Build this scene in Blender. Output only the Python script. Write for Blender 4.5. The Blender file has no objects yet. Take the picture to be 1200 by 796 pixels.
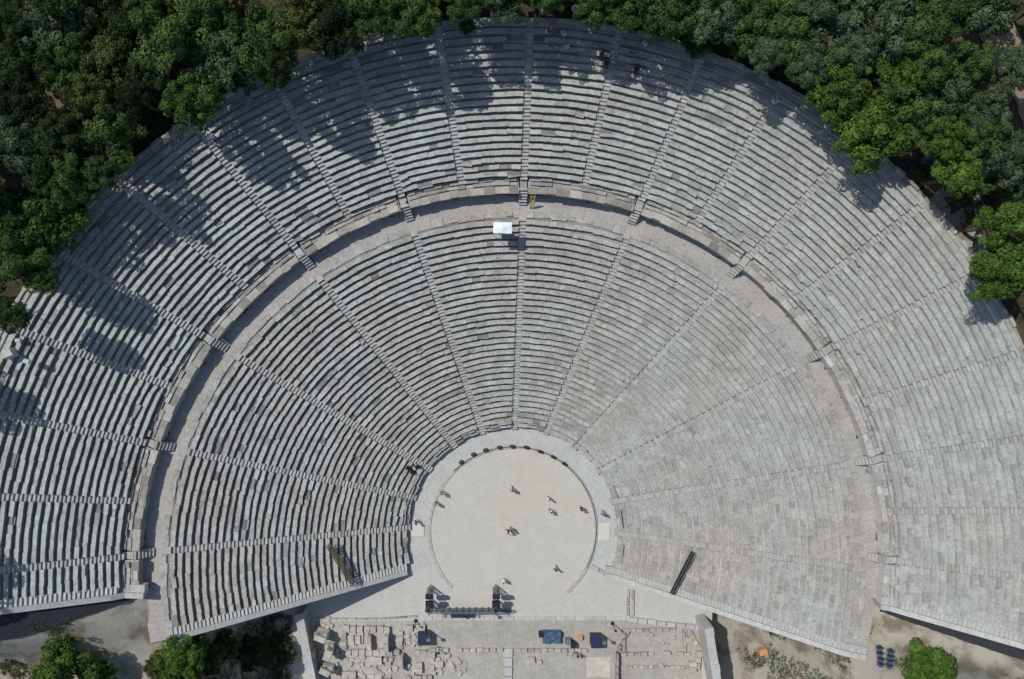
import bpy, math, random
import numpy as np
from mathutils import Vector, Matrix, noise

random.seed(7)
rng = np.random.default_rng(11)
C = bpy.context.scene.collection
sin, cos, rad = math.sin, math.cos, math.radians

SKY, SUN = .10, 3.45
# ------------------------------------------------------------------ helpers
class MB:
    """collects faces with a tone value each; build() links them as one mesh object"""
    def __init__(s): s.v = []; s.f = []; s.t = []; s.m = []
    def quad(s, a, b, c, d, t=.5, m=0):
        n = len(s.v); s.v += [a, b, c, d]; s.f.append((n, n+1, n+2, n+3)); s.t.append(t); s.m.append(m)
    def hexa(s, p, t=.5, m=0, bottom=False, mf=None):
        n = len(s.v); s.v += [tuple(q) for q in p]   # 0-3 bottom ccw, 4-7 top ccw
        F = [(4, 5, 6, 7), (0, 1, 5, 4), (1, 2, 6, 5), (2, 3, 7, 6), (3, 0, 4, 7)]
        if bottom: F.append((3, 2, 1, 0))
        for q, f in enumerate(F):
            s.f.append(tuple(n+i for i in f)); s.t.append(t); s.m.append(mf if (mf is not None and q == 1) else m)
    def box(s, c, d, rz=0, t=.5, m=0, tilt=0):
        cx, cy, cz = c; hx, hy, hz = d[0]/2, d[1]/2, d[2]/2
        P = []
        for z in (-hz, hz):
            for x, y in ((-hx, -hy), (hx, -hy), (hx, hy), (-hx, hy)):
                P.append((cx + x*cos(rz) - y*sin(rz), cy + x*sin(rz) + y*cos(rz), cz + z + tilt*x))
        s.hexa(P, t, m, True)
    def stone(s, c, d, rz=0, t=.5, j=.12, m=0):
        """an uneven block"""
        cx, cy, cz = c; hx, hy, hz = d[0]/2, d[1]/2, d[2]/2
        P = []
        for z in (-hz, hz):
            k = 1 if z < 0 else random.uniform(.82, .97)
            for x, y in ((-hx, -hy), (hx, -hy), (hx, hy), (-hx, hy)):
                x = x*k + random.uniform(-j, j)*hx; y = y*k + random.uniform(-j, j)*hy
                P.append((cx + x*cos(rz) - y*sin(rz), cy + x*sin(rz) + y*cos(rz), cz + z + (random.uniform(-j, j)*hz if z > 0 else 0)))
        s.hexa(P, t, m, True)
    def bar(s, a, b, w=.05, t=.5, m=0, n=6, w2=None):
        a = Vector(a); b = Vector(b); d = (b-a).normalized()
        u = d.orthogonal().normalized(); v = d.cross(u); w2 = w if w2 is None else w2
        k = len(s.v)
        for p, r in ((a, w), (b, w2)):
            for i in range(n):
                q = 2*math.pi*i/n
                s.v.append(tuple(p + u*cos(q)*r + v*sin(q)*r))
        for i in range(n):
            j = (i+1) % n
            s.f.append((k+i, k+j, k+n+j, k+n+i)); s.t.append(t); s.m.append(m)
        s.f.append(tuple(k+n+i for i in range(n))); s.t.append(t); s.m.append(m)
        s.f.append(tuple(k+i for i in reversed(range(n)))); s.t.append(t); s.m.append(m)
    def build(s, name, mats, parent=None, smooth=False):
        me = bpy.data.meshes.new(name)
        me.from_pydata(s.v, [], s.f)
        at = me.attributes.new('tone', 'FLOAT', 'FACE')
        at.data.foreach_set('value', s.t)
        if not isinstance(mats, (list, tuple)): mats = [mats]
        for m in mats: me.materials.append(m)
        me.polygons.foreach_set('material_index', s.m)
        if smooth: me.polygons.foreach_set('use_smooth', [True]*len(s.f))
        me.update()
        o = bpy.data.objects.new(name, me); C.objects.link(o)
        if parent: o.parent = parent
        return o

def empty(name, loc=(0, 0, 0), rz=0):
    o = bpy.data.objects.new(name, None); C.objects.link(o)
    o.location = loc; o.rotation_euler = (0, 0, rz); o.empty_display_size = .3
    return o
def tag(o, label=None, cat=None, group=None, kind=None):
    if label: o['label'] = label
    if cat: o['category'] = cat
    if group: o['group'] = group
    if kind: o['kind'] = kind
    elif cat: o['kind'] = 'thing'
    return o

# ------------------------------------------------------------------ materials
def new_mat(name):
    m = bpy.data.materials.new(name); m.use_nodes = True
    nt = m.node_tree; b = nt.nodes['Principled BSDF']
    b.inputs['Roughness'].default_value = .9
    b.inputs['Specular IOR Level'].default_value = .15
    return m, nt, b
def N(nt, t, **kw):
    n = nt.nodes.new(t)
    for k, v in kw.items():
        if k in n.inputs: n.inputs[k].default_value = v
        else: setattr(n, k, v)
    return n
def mixc(nt, fac, a, b, blend='MIX'):
    n = nt.nodes.new('ShaderNodeMix'); n.data_type = 'RGBA'; n.blend_type = blend
    for sock, val in ((n.inputs[0], fac), (n.inputs[6], a), (n.inputs[7], b)):
        if isinstance(val, bpy.types.NodeSocket): nt.links.new(val, sock)
        elif isinstance(val, (int, float)): sock.default_value = val
        else: sock.default_value = (*val, 1)
    return n.outputs[2]
def ramp(nt, src, stops):
    r = nt.nodes.new('ShaderNodeValToRGB'); nt.links.new(src, r.inputs[0])
    e = r.color_ramp.elements
    while len(e) < len(stops): e.new(.5)
    for x, (p, c) in zip(e, stops):
        x.position = p; x.color = (*c, 1) if not isinstance(c, (int, float)) else (c, c, c, 1)
    return r.outputs[0]
def nz(nt, scale, detail=4, rough=.6, w=None):
    geo = nt.nodes.get('GEO') or nt.nodes.new('ShaderNodeNewGeometry'); geo.name = 'GEO'
    n = N(nt, 'ShaderNodeTexNoise', Scale=scale, Detail=detail, Roughness=rough)
    if w is not None:
        mp = N(nt, 'ShaderNodeMapping'); mp.inputs['Location'].default_value = (w, w*1.7, w*.6)
        nt.links.new(geo.outputs['Position'], mp.inputs[0]); nt.links.new(mp.outputs[0], n.inputs['Vector'])
    else: nt.links.new(geo.outputs['Position'], n.inputs['Vector'])
    return n.outputs['Fac']

def stone_mat(name, base, warm, dark, tone_amt=.5, stain=.55, pink=None, spk=1.0):
    m, nt, b = new_mat(name)
    big = nz(nt, .09, 3, .55, 3.1); mid = nz(nt, .55, 8, .72, 9); fine = nz(nt, 3.2, 4, .7, 21)
    col = mixc(nt, ramp(nt, big, [(.42, 0), (.62, 1)]), base, warm)
    if pink is not None:
        col = mixc(nt, ramp(nt, nz(nt, .22, 3, .6, 40), [(.45, 0), (.6, .8)]), col, pink)
    st = ramp(nt, mid, [(.42, 1.0), (.56, .25), (.7, 0)])
    mul = N(nt, 'ShaderNodeMath', operation='MULTIPLY'); nt.links.new(st, mul.inputs[0]); mul.inputs[1].default_value = stain
    col = mixc(nt, mul.outputs[0], col, dark)
    at = N(nt, 'ShaderNodeAttribute', attribute_name='tone')
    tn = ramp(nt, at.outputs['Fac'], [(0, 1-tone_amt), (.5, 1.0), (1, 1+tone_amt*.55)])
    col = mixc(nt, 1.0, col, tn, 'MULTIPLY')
    sp = ramp(nt, fine, [(.28, 1-.25*spk), (.5, 1.0), (.72, 1+.14*spk)])
    col = mixc(nt, 1.0, col, sp, 'MULTIPLY')
    nt.links.new(col, b.inputs['Base Color'])
    bp = N(nt, 'ShaderNodeBump', Strength=.25*spk, Distance=.05); nt.links.new(fine, bp.inputs['Height'])
    nt.links.new(bp.outputs[0], b.inputs['Normal'])
    return m

M = {}
M['seat_up'] = stone_mat('weathered_limestone', (.405, .445, .42), (.43, .435, .395), (.28, .29, .27), .22, .55, (.40, .395, .38), 1.4)
M['seat_low'] = stone_mat('worn_limestone', (.395, .43, .405), (.415, .395, .355), (.275, .265, .24), .2, .65, (.405, .385, .37), 1.5)
M['channel'] = stone_mat('dusty_foot_channel', (.34, .355, .34), (.345, .335, .31), (.25, .245, .23), .5, .45)
M['stair'] = stone_mat('stair_stone', (.39, .405, .385), (.39, .38, .355), (.31, .30, .28), .25, .35, (.39, .38, .36))
M['path'] = stone_mat('packed_earth_path', (.385, .372, .348), (.40, .372, .345), (.30, .285, .26), .25, .5, None, 1.1)
M['wall'] = stone_mat('retaining_wall_stone', (.36, .36, .33), (.33, .32, .29), (.19, .185, .17), .3, .5)
M['coping'] = stone_mat('pale_coping_stone', (.45, .46, .44), (.43, .43, .41), (.36, .36, .34), .2, .3)
M['broken'] = stone_mat('broken_bench_stone', (.39, .385, .355), (.38, .355, .315), (.24, .225, .195), .4, .5)
M['ruin'] = stone_mat('ruin_limestone', (.47, .455, .41), (.43, .40, .35), (.25, .23, .20), .3, .5)
M['floor'] = stone_mat('orchestra_earth', (.485, .48, .435), (.495, .472, .415), (.44, .42, .37), .05, .5, None, .4)
M['ring'] = stone_mat('orchestra_ring_stone', (.44, .43, .40), (.43, .415, .38), (.34, .33, .31), .2, .35)
M['gutter'] = stone_mat('orchestra_gutter_stone', (.455, .47, .455), (.46, .465, .445), (.36, .365, .35), .12, .45, None, .8)
M['slab'] = stone_mat('cream_slab', (.58, .56, .49), (.57, .54, .47), (.54, .51, .43), .1, .3, None, .4)
M['ruin_pale'] = stone_mat('pale_stone_floor', (.56, .54, .48), (.52, .49, .42), (.36, .34, .29), .1, .5, None, .9)
M['yard'] = stone_mat('courtyard_ground', (.48, .48, .45), (.49, .475, .43), (.40, .385, .345), .05, .4, None, .5)
M['ruin_yard'] = stone_mat('dusty_ruin_ground', (.42, .405, .365), (.38, .365, .325), (.28, .265, .23), .1, .5, None, .9)
M['face_lit'] = stone_mat('sunlit_seat_face', (.50, .525, .505), (.51, .49, .455), (.42, .41, .39), .25, .4)  # lit, shaded and in-between riser copies: sun and shade put into the colour
M['face_dark'] = stone_mat('shaded_seat_face', (.20, .21, .205), (.20, .195, .18), (.13, .125, .12), .25, .4)
M['face_mid'] = stone_mat('half_shaded_seat_face', (.33, .35, .335), (.34, .33, .30), (.24, .23, .22), .25, .4)

def ground_mat():
    m, nt, b = new_mat('hillside_earth')
    a = nz(nt, .12, 5, .6); c = nz(nt, .9, 6, .7, 5)
    col = mixc(nt, ramp(nt, a, [(.4, 0), (.6, 1)]), (.05, .042, .028), (.12, .092, .06))
    col = mixc(nt, ramp(nt, c, [(.45, 0), (.6, .8)]), col, (.03, .04, .016))
    # below the retaining walls the ground is pale dust
    geo = nt.nodes['GEO']; sx = N(nt, 'ShaderNodeSeparateXYZ'); nt.links.new(geo.outputs['Position'], sx.inputs[0])
    mr = N(nt, 'ShaderNodeMapRange'); nt.links.new(sx.outputs['Y'], mr.inputs[0])
    mr.inputs[1].default_value = 3; mr.inputs[2].default_value = -1
    pale = mixc(nt, ramp(nt, nz(nt, .35, 5, .65, 13), [(.36, 0), (.52, 1)]), (.17, .145, .105), (.335, .315, .265))
    col = mixc(nt, mr.outputs[0], col, pale)
    nt.links.new(col, b.inputs['Base Color'])
    bp = N(nt, 'ShaderNodeBump', Strength=.6, Distance=.15); nt.links.new(c, bp.inputs['Height']); nt.links.new(bp.outputs[0], b.inputs['Normal'])
    return m
M['ground'] = ground_mat()
def plain(name, col, rough=.6, var=.25, spec=.3, metal=0):
    m, nt, b = new_mat(name)
    f = ramp(nt, nz(nt, 2.5, 3), [(.3, 1-var), (.7, 1+var*.4)])
    nt.links.new(mixc(nt, 1.0, col, f, 'MULTIPLY'), b.inputs['Base Color'])
    b.inputs['Roughness'].default_value = rough; b.inputs['Specular IOR Level'].default_value = spec
    b.inputs['Metallic'].default_value = metal
    return m
M['dirt'] = plain('dirt_track_earth', (.25, .20, .145), .95)
M['dark_dirt'] = plain('forest_clearing_earth', (.14, .11, .08), .95)
M['wall_shade'] = plain('painted_wall_shade', (.03, .032, .04), .9)  # near-black tone that paints the shade below the wing walls
M['slate'] = plain('slate_blue_plastic', (.07, .10, .15), .6)
M['black'] = plain('black_casing', (.02, .022, .028), .5)
M['navy'] = plain('dark_blue_casing', (.025, .035, .075), .5)
M['steel'] = plain('grey_steel', (.16, .18, .20), .5)
M['blue'] = plain('blue_tarpaulin', (.06, .115, .19), .6)
M['white'] = plain('white_canvas', (.78, .84, .9), .7, .08)
M['yellow'] = plain('yellow_paint', (.55, .45, .08), .6)
M['rust'] = plain('olive_steel', (.10, .095, .06), .7)
M['orange'] = plain('orange_plastic', (.55, .30, .16), .6)
M['bark'] = plain('bark', (.09, .065, .045), .95)
M['cream'] = plain('cream_railing', (.42, .38, .18), .7)
M['skin'] = plain('skin', (.35, .22, .16), .6)
M['hair'] = plain('dark_hair', (.03, .022, .018), .7)

def leaf_mat(name, lo, hi):
    m, nt, b = new_mat(name)
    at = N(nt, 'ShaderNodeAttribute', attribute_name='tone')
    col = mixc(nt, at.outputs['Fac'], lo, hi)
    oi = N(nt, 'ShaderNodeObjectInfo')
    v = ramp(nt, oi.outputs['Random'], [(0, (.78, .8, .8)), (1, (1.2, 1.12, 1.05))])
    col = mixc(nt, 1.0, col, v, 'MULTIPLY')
    nt.links.new(col, b.inputs['Base Color'])
    b.inputs['Specular IOR Level'].default_value = .1
    tr = N(nt, 'ShaderNodeBsdfTranslucent'); nt.links.new(col, tr.inputs[0])
    mx = N(nt, 'ShaderNodeMixShader', Fac=.22); mx.inputs[0].default_value = .22
    nt.links.new(b.outputs[0], mx.inputs[1]); nt.links.new(tr.outputs[0], mx.inputs[2])
    nt.links.new(mx.outputs[0], nt.nodes['Material Output'].inputs[0])
    return m
LEAF = {
    'b': leaf_mat('bright_pine_needles', (.036, .073, .015), (.14, .245, .05)),
    'g': leaf_mat('green_pine_needles', (.024, .052, .018), (.115, .20, .055)),
    'd': leaf_mat('dark_pine_needles', (.018, .036, .018), (.075, .125, .045)),
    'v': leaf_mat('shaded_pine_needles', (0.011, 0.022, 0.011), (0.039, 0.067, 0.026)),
    't': leaf_mat('grey_green_foliage', (.030, .054, .034), (.125, .195, .105)),
    'y': leaf_mat('olive_green_foliage', (0.029, 0.049, 0.014), (0.148, 0.179, 0.060)),
}

# ------------------------------------------------------------------ the theatre's geometry
RA, ZA = 12.38, .37          # first lower row
RB, ZB = 35.46, 11.85        # last lower row
RW, ZW = 37.78, 13.16        # wall above the middle walkway
RC, ZC = 39.30, 13.62        # first upper row
RD, ZD = 51.53, 20.35        # top row
NL, NU = 34, 20
ANG = {-11: -95, -10: -88.2, -9: -80.0, -8: -71.24, -7: -62.31, -6: -53.58, -5: -44.3, -4: -35.14, -3: -26.2, -2: -18.02, -1: -9.15, 0: 0,
       1: 8.9, 2: 17.63, 3: 26.4, 4: 35.73, 5: 45.2, 6: 54.4, 7: 63.94, 8: 73.12, 9: 81.3, 10: 89.0, 11: 97}
LANG = dict(ANG); LANG[-10] = -87.9; LANG[10] = 91.0
def ecc(th):
    a = abs(th) - rad(72)
    return 1.2*sin(a)**2 if a > 0 else 0
def P(r, th, z=0):
    R = r + ecc(th) * (1 if r > 13 else max(0, (r-11)/2))
    return (R*sin(th), R*cos(th), z)
# boundaries of the seating on the open side (x, y) from the stage outwards
EDGE = {('L', -1): ((-12.34, -5.06), (-34.82, -7.91)), ('L', 1): ((10.9, -5.45), (36.84, -10.29)),
        ('U', -1): ((-37.24, -3.04), (-47.39, -2.55)), ('U', 1): ((37.57, -4.4), (48.44, -6.01))}
def edge_d(tier, side, x, y):
    """distance inside the boundary line (positive towards the seats)"""
    (ax, ay), (bx, by) = EDGE[(tier, side)]
    dx, dy = bx-ax, by-ay; L = math.hypot(dx, dy)
    n = (-dy/L, dx/L)
    if n[1] < 0: n = (-n[0], -n[1])
    return (x-ax)*n[0] + (y-ay)*n[1]
def th_end(tier, side, r, inset):
    lo, hi = rad(70), rad(135)
    for _ in range(30):
        m = (lo+hi)/2; p = P(r, side*m)
        if edge_d(tier, side, p[0], p[1]) > inset: lo = m
        else: hi = m
    return side*lo
def sst(a, b, x):
    t = min(1, max(0, (x-a)/(b-a))); return t*t*(3-2*t)

def plane_z(r):
    """smooth seating slope"""
    if r < 12.0: return 0
    if r < RB: return ZA + (r-RA)*(ZB-ZA)/(RB-RA)
    if r < RW: return 11.6
    if r < RC: return ZW
    if r < RD: return ZC + (r-RC)*(ZD-ZC)/(RD-RC)
    return ZD
def ground_z(x, y):
    r = math.hypot(x, y); ax = abs(x); s = -1 if x < 0 else 1
    # hill carrying the seats
    if r < 53: inside = plane_z(r - ecc(math.atan2(x, y))) - .9 - .25*sst(30, 40, r)
    else: inside = 19.5 + .07*(r-53)
    if r > 51.6: inside = max(inside if r >= 53 else 0, 19.45 + .5*noise.noise(Vector((x*.12, y*.12, 0)))*sst(53, 58, r))
    if r < 11.5: inside = -.12
    # open side
    if s > 0 and x > 24.2: south = -.12 - 2.6*sst(24.2, 25.2, x)*(1-sst(27.5, 30.5, x)) + 11.2*sst(30, 36.8, ax)  # ground dug out right of the gateway so its cast shadow shows
    elif ax < 27: south = -.12
    elif s < 0: south = -.12 + 11.55*sst(28, 35.2, ax)
    else: south = -.12 + 11.2*sst(30, 36.8, ax)
    if ax > 37: south += (ax-37)*.12
    south += .3*noise.noise(Vector((x*.2, y*.2, 3)))*sst(28, 33, ax)
    if s > 0: tier = 'L' if x < 36.9 else 'U'
    else: tier = 'L' if x > -35.5 else 'U'
    if ax < 10.5: d = 99 if r > 12.3 and y > -4 else (y+5)
    else: d = edge_d(tier, s, x, y)
    if tier == 'U' and ax > 36.5:      # ground banked up against the wing walls
        top = ZW if r < RC else min(ZD, ZC+(r-RC)*(ZD-ZC)/(RD-RC))
        kb = sst(-8, -2, d)*sst(36.8, 39, ax); south = south*(1-kb) + (top-.75)*kb
    k = sst(.9, 2.4, d)
    z = south*(1-k) + inside*k
    if tier == 'U' and ax > 52: 
        k = sst(-4, 3, d); z = south*(1-k) + inside*k
    if r < 12.2: z = -.12
    return z

# ground sheet
def build_ground():
    xs = np.concatenate([np.linspace(-900, -100, 9), np.arange(-90, -60, 3), np.arange(-60, 60.1, .6), np.arange(63, 91, 3), np.linspace(100, 900, 9)])
    ys = np.concatenate([np.linspace(-900, -100, 9), np.arange(-90, -24, 3), np.arange(-24, 60.1, .6), np.arange(63, 91, 3), np.linspace(100, 900, 9)])
    v = []; f = []
    for y in ys:
        for x in xs:
            z = ground_z(x, y) if abs(x) < 100 and abs(y) < 100 else (25 if y > 0 or abs(x) > 90 else 8)
            v.append((float(x), float(y), z))
    nx = len(xs)
    for j in range(len(ys)-1):
        for i in range(nx-1):
            a = j*nx+i; f.append((a, a+1, a+1+nx, a+nx))
    me = bpy.data.meshes.new('ground'); me.from_pydata(v, [], f); me.materials.append(M['ground'])
    me.polygons.foreach_set('use_smooth', [True]*len(f))
    o = bpy.data.objects.new('ground', me); C.objects.link(o); tag(o, kind='structure')
build_ground()

def sheet(name, pts, z, mat, sub=1.0):
    """flat polygon sheet"""
    me = bpy.data.meshes.new(name)
    me.from_pydata([(x, y, z) for x, y in pts], [], [tuple(range(len(pts)))])
    at = me.attributes.new('tone', 'FLOAT', 'FACE'); at.data.foreach_set('value', [.5])
    me.materials.append(mat); me.update()
    o = bpy.data.objects.new(name, me); C.objects.link(o); tag(o, kind='structure'); return o
def disc(r, n=96): return [(r*sin(-2*math.pi*i/n), r*cos(2*math.pi*i/n)) for i in range(n)]
sheet('courtyard', [(-27, -24), (24.2, -24), (24.2, -3.2), (12.6, -3.2), (12.6, 0), (-12.8, 0), (-12.8, -3.2), (-27, -3.2)], -.03, M['yard'])
sheet('ruins_ground', [(-23.2, -24), (23.5, -24), (22.8, -11.4), (13.5, -10.9), (-23.2, -10.9)], -.012, M['ruin_yard'])
sheet('orchestra_surround', [(12.75*sin(rad(a_)), 12.75*cos(rad(a_))) for a_ in range(112, -113, -4)], -.02, M['gutter'])
sheet('orchestra_floor', disc(9.75), .006, M['floor'])

# stone ring of the orchestra
ring = MB()
n = 70
for i in range(n):
    a0 = 2*math.pi*i/n; a1 = 2*math.pi*(i+.97)/n
    if abs(((a0+math.pi) % (2*math.pi)) - math.pi) > rad(146): zt = .012
    else: zt = .10
    if abs(((a0+math.pi) % (2*math.pi)) - math.pi) > rad(134): continue
    q = lambda r, a, z: (r*sin(a), r*cos(a), z)
    zt = zt
    ring.hexa([q(9.75, a1, -.1), q(9.75, a0, -.1), q(10.12, a0, -.1), q(10.12, a1, -.1), q(9.75, a1, zt), q(9.75, a0, zt), q(10.12, a0, zt), q(10.12, a1, zt)], random.uniform(.3, .7))
tag(ring.build('orchestra_ring', M['ring']), 'ring of pale curb stones around the round orchestra floor', 'stone ring')

theatre = empty('stone_theatre', (0, 44, 0)); theatre.location = (0, 0, 0)
tag(theatre, 'grey limestone ancient theatre with two tiers of curved stepped seating', 'theatre')

SW = .36   # half a stair's width
def rowcount_z(tier, i):
    if tier == 'L': dr = (RB-RA)/NL; dz = (ZB-ZA)/NL; return RA+i*dr, ZA+i*dz, dr, dz
    dr = (RD-RC)/NU; dz = (ZD-ZC)/NU; return RC+i*dr, ZC+i*dz, dr, dz
def wob(x, y, s, f=.33): return noise.noise(Vector((x*f, y*f, s)))
def damage(tier, r, th):
    """0..1 how broken the seating is here"""
    d = .02
    dg = math.degrees(th)
    if tier == 'U':
        if r < 42.2 and 18 < dg < 66: d += .25
        if r < 40.6: d += .12
        if r > 47 and abs(dg) > 20 and abs(dg) < 95: d += .05
        if r > 48.5 and -5 < dg < 25: d += .12
    if dg > 45: d += .07
    if tier == 'L':
        if dg < -50: d += .05*(1 if r < 25 else .6)
        if r < 14.3: d += .10
        if dg > 50 and r > 31: d += .06
    return d
def seg_angles(tier, i, k0, k1):
    r, z, dr, dz = rowcount_z(tier, i)
    A = LANG if tier == 'L' else ANG
    last = 12 if tier == 'L' else 11
    def bound(k, sgn):
        if abs(k) == last: return th_end(tier, 1 if k > 0 else -1, r+.3, 1.25 if tier == 'L' else 1.1)
        return rad(A[k]) + sgn*SW/r
    return bound(k0, 1), bound(k1, -1)

def wedge(tier, k0, k1):
    base = MB(); rows = []
    nrow = NL if tier == 'L' else NU
    for i in range(nrow):
        r, z, dr, dz = rowcount_z(tier, i)
        ta, tb = seg_angles(tier, i, k0, k1)
        if tb - ta < .5/r: continue
        mb = MB()
        # foot channel and footing behind the seat blocks
        ns = max(2, int((tb-ta)*r/1.2))
        for j in range(ns):
            a = ta+(tb-ta)*j/ns; b = ta+(tb-ta)*(j+1)/ns
            zz = z+dz-.085 + .012*random.uniform(-1, 1)
            r0 = r+.06; r1 = r+dr+.10
            base.hexa([P(r0, b, zz-.8), P(r0, a, zz-.8), P(r1, a, zz-.8), P(r1, b, zz-.8), P(r0, b, zz), P(r0, a, zz), P(r1, a, zz), P(r1, b, zz)], random.random()*.3+.02+.6*sst(rad(5), rad(60), (a+b)/2))  # channel darker towards the left: riser shade put into its tone
        depth = dr*(.68 if tier == 'L' else .72)
        t = ta
        row_z = random.uniform(-.012, .012); run = 0; gr = gzz = 0.
        while t < tb - .12/r:
            L = random.uniform(.7, 1.5) if tier == 'U' else random.uniform(.6, 1.25)
            t2 = min(tb, t + L/r)
            if tb - t2 < .3/r: t2 = tb
            tm = (t+t2)/2; pm = P(r, tm)
            wr = .055*wob(pm[0], pm[1], i*.37) + .03*wob(pm[0], pm[1], 50+i*.2, 1.1)
            wz = .03*wob(pm[0], pm[1], 90+i*.2, .5) + row_z
            amp = 1.5 if (tier == 'L' and math.degrees(tm) < -48) else 1.0
            wr *= amp*1.25
            if run > 0: run -= 1
            else:
                gr = gzz = 0.
                if random.random() < (.05 if tier == 'U' else .09)*(1.6 if abs(math.degrees(tm)) > 40 else 1): run = random.randint(1, 5); gr = random.uniform(-.09, .09); gzz = random.uniform(-.07, .015)
            wr += gr; wz += gzz
            D = damage(tier, r, tm); u = random.random()
            skew = random.uniform(-.03, .03); tone = min(1, max(0, random.gauss(.5, .2)))
            jz = random.uniform(-.012, .012)
            dep = depth
            if u < D*.25: jz -= .2; tone = .1                    # fallen block: only its footing left
            if D*.25 <= u < D:
                wr += random.uniform(-.16, .12); jz -= random.uniform(0, .14); skew = random.uniform(-.1, .1); tone = random.uniform(0, .55)
                dep *= random.uniform(.6, 1.15)
            elif u < D + .10: wr += random.uniform(-.05, .05); jz += random.uniform(-.03, .02)
            g = .006/r
            zt = z+dz+wz+jz; ra = r+wr; rb2 = ra+dep
            zb = z-.15
            mb.hexa([P(ra+skew, t2-g, zb), P(ra-skew, t+g, zb), P(rb2-skew, t+g, zb), P(rb2+skew, t2-g, zb),
                     P(ra+skew, t2-g, zt), P(ra-skew, t+g, zt), P(rb2-skew, t+g, zt-.01), P(rb2+skew, t2-g, zt-.01)], tone, mf=(1 if tm > rad(47) else (3 if tm > rad(12) else 2)))  # riser copy picked by side, painting sunlight right and shade left
            if tier == 'L' and i == 0 and random.random() < .75:    # backrests of the front row
                q0 = rb2-.02; q1 = q0+.14
                mb.hexa([P(q0, t2-g*3, zt-.05), P(q0, t+g*3, zt-.05), P(q1, t+g*3, zt-.05), P(q1, t2-g*3, zt-.05), P(q0, t2-g*3, zt+.42), P(q0, t+g*3, zt+.42), P(q1, t+g*3, zt+.42), P(q1, t2-g*3, zt+.42)], tone)
            t = t2
        rows.append(mb)
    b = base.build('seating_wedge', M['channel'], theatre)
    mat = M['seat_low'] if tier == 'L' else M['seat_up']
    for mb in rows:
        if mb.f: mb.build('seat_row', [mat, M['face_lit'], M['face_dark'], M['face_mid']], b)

lower_k = [-12, -10, -8, -6, -4, -2, 0, 2, 4, 6, 8, 10, 12]
for a, b in zip(lower_k[:-1], lower_k[1:]): wedge('L', a, b)
for k in range(-11, 11): wedge('U', k, k+1)

# stairways between the wedges
def stairway(tier, th, k=None, r_start=None):
    mb = MB()
    ux, uy = sin(th), cos(th); vx, vy = cos(th), -sin(th)
    nrow = NL if tier == 'L' else NU
    def step(r0, r1, zt, depth=.5, w=SW):
        e = ecc(th)*(1 if r0 > 13 else max(0, (r0-11)/2))
        r0 += e; r1 += e
        j = random.uniform(-.02, .02); w0 = w+random.uniform(-.015, .015)-.006
        pts = []
        for z in (zt-depth, zt+random.uniform(-.012, .012)):
            for r, s in ((r0, -1), (r0, 1), (r1, 1), (r1, -1)):
                pts.append((ux*r+vx*s*w0, uy*r+vy*s*w0, z))
        mb.hexa([pts[i] for i in (1, 0, 3, 2, 5, 4, 7, 6)], min(1, max(0, random.gauss(.5, .22))))
    for i in range(nrow):
        r, z, dr, dz = rowcount_z(tier, i)
        step(r-dr*.5+.02, r+.01, z-.06); step(r+.01, r+dr*.5+.02, z+dz*.5-.06)
    r, z, dr, dz = rowcount_z(tier, nrow-1)
    step(r+dr*.5+.02, r+dr+.15, z+dz)
    if tier == 'U' and k is not None and k % 2 == 0:        # flight through the wall above the walkway
        n = 6
        for i in range(n):
            rr = 36.75+i*.25; step(rr, rr+.26, 11.78+(i+1)*(ZW+.05-11.78)/n, .6, .42)
        step(36.75+n*.25, RC-.2, ZW+.08, .6)
    o = mb.build('stairway', M['stair'], theatre)
for k in lower_k[1:-1]: stairway('L', rad(LANG[k]))
for k in range(-10, 11): stairway('U', rad(ANG[k]), k)

# walkway between the tiers, with its wall, coping and the bench course above
def arc(name, r0, r1, z0, z1, ta, tb, mat, seg, parent=theatre, gaps=(), jz=.01, jr=.0, miss=0, tones=(.2, .8), dropz=0):
    mb = MB(); t = ta
    while t < tb-1e-4:
        t2 = min(tb, t+random.uniform(.7, 1.3)*seg/r0)
        tm = (t+t2)/2
        if any(abs(tm-g) < h for g, h in gaps): t = t2; continue
        zz = z1+random.uniform(-jz, jz)-(.16 if random.random() < miss else 0) - (dropz*random.random()**3); q0 = r0+random.uniform(-jr, jr); q1 = r1+random.uniform(-jr, jr); g = .004/r0
        mb.hexa([P(q0, t2-g, z0), P(q0, t+g, z0), P(q1, t+g, z0), P(q1, t2-g, z0), P(q0, t2-g, zz), P(q0, t+g, zz), P(q1, t+g, zz), P(q1, t2-g, zz)], random.uniform(*tones))
        t = t2
    return mb.build(name, mat, parent)
tL = th_end('L', -1, 36.3, .1); tR = th_end('L', 1, 36.3, .1)
arc('walkway', RB+.02, RW+.1, 10.6, 11.78, tL, tR, M['path'], 1.6, jz=.006, tones=(.4, .6))
for a_, b_ in [(x, y) for x, y in zip([tL]+[rad(LANG[k]) for k in lower_k[1:-1]], [rad(LANG[k]) for k in lower_k[1:-1]]+[tR])]:
    arc('back_course', RB+.03, RB+.62, 11.4, 11.93, a_+.012, b_-.012, M['seat_low'], .9, jz=.05, jr=.09, miss=.12, tones=(.1, .9), dropz=.12)
for a_, b_ in ((45.5, 54.0), (54.8, 72.7), (73.6, 90.4), (91.6, 103)):
    arc('back_course', RB+.6, RB+1.15, 11.4, 11.90, rad(a_), rad(b_), M['seat_low'], .8, jz=.04, jr=.12, miss=.15, tones=(.1, .9), dropz=.1)
uL = th_end('U', -1, 38.3, .3); uR = th_end('U', 1, 38.3, .3)
gaps = [(rad(ANG[k]), .46/RW) for k in range(-10, 11, 2)]
def gap_runs(a, b):
    cuts = [a]+[x for g, h in gaps for x in (g-h, g+h)]+[b]
    return [(cuts[i], cuts[i+1]) for i in range(0, len(cuts), 2)]
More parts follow.
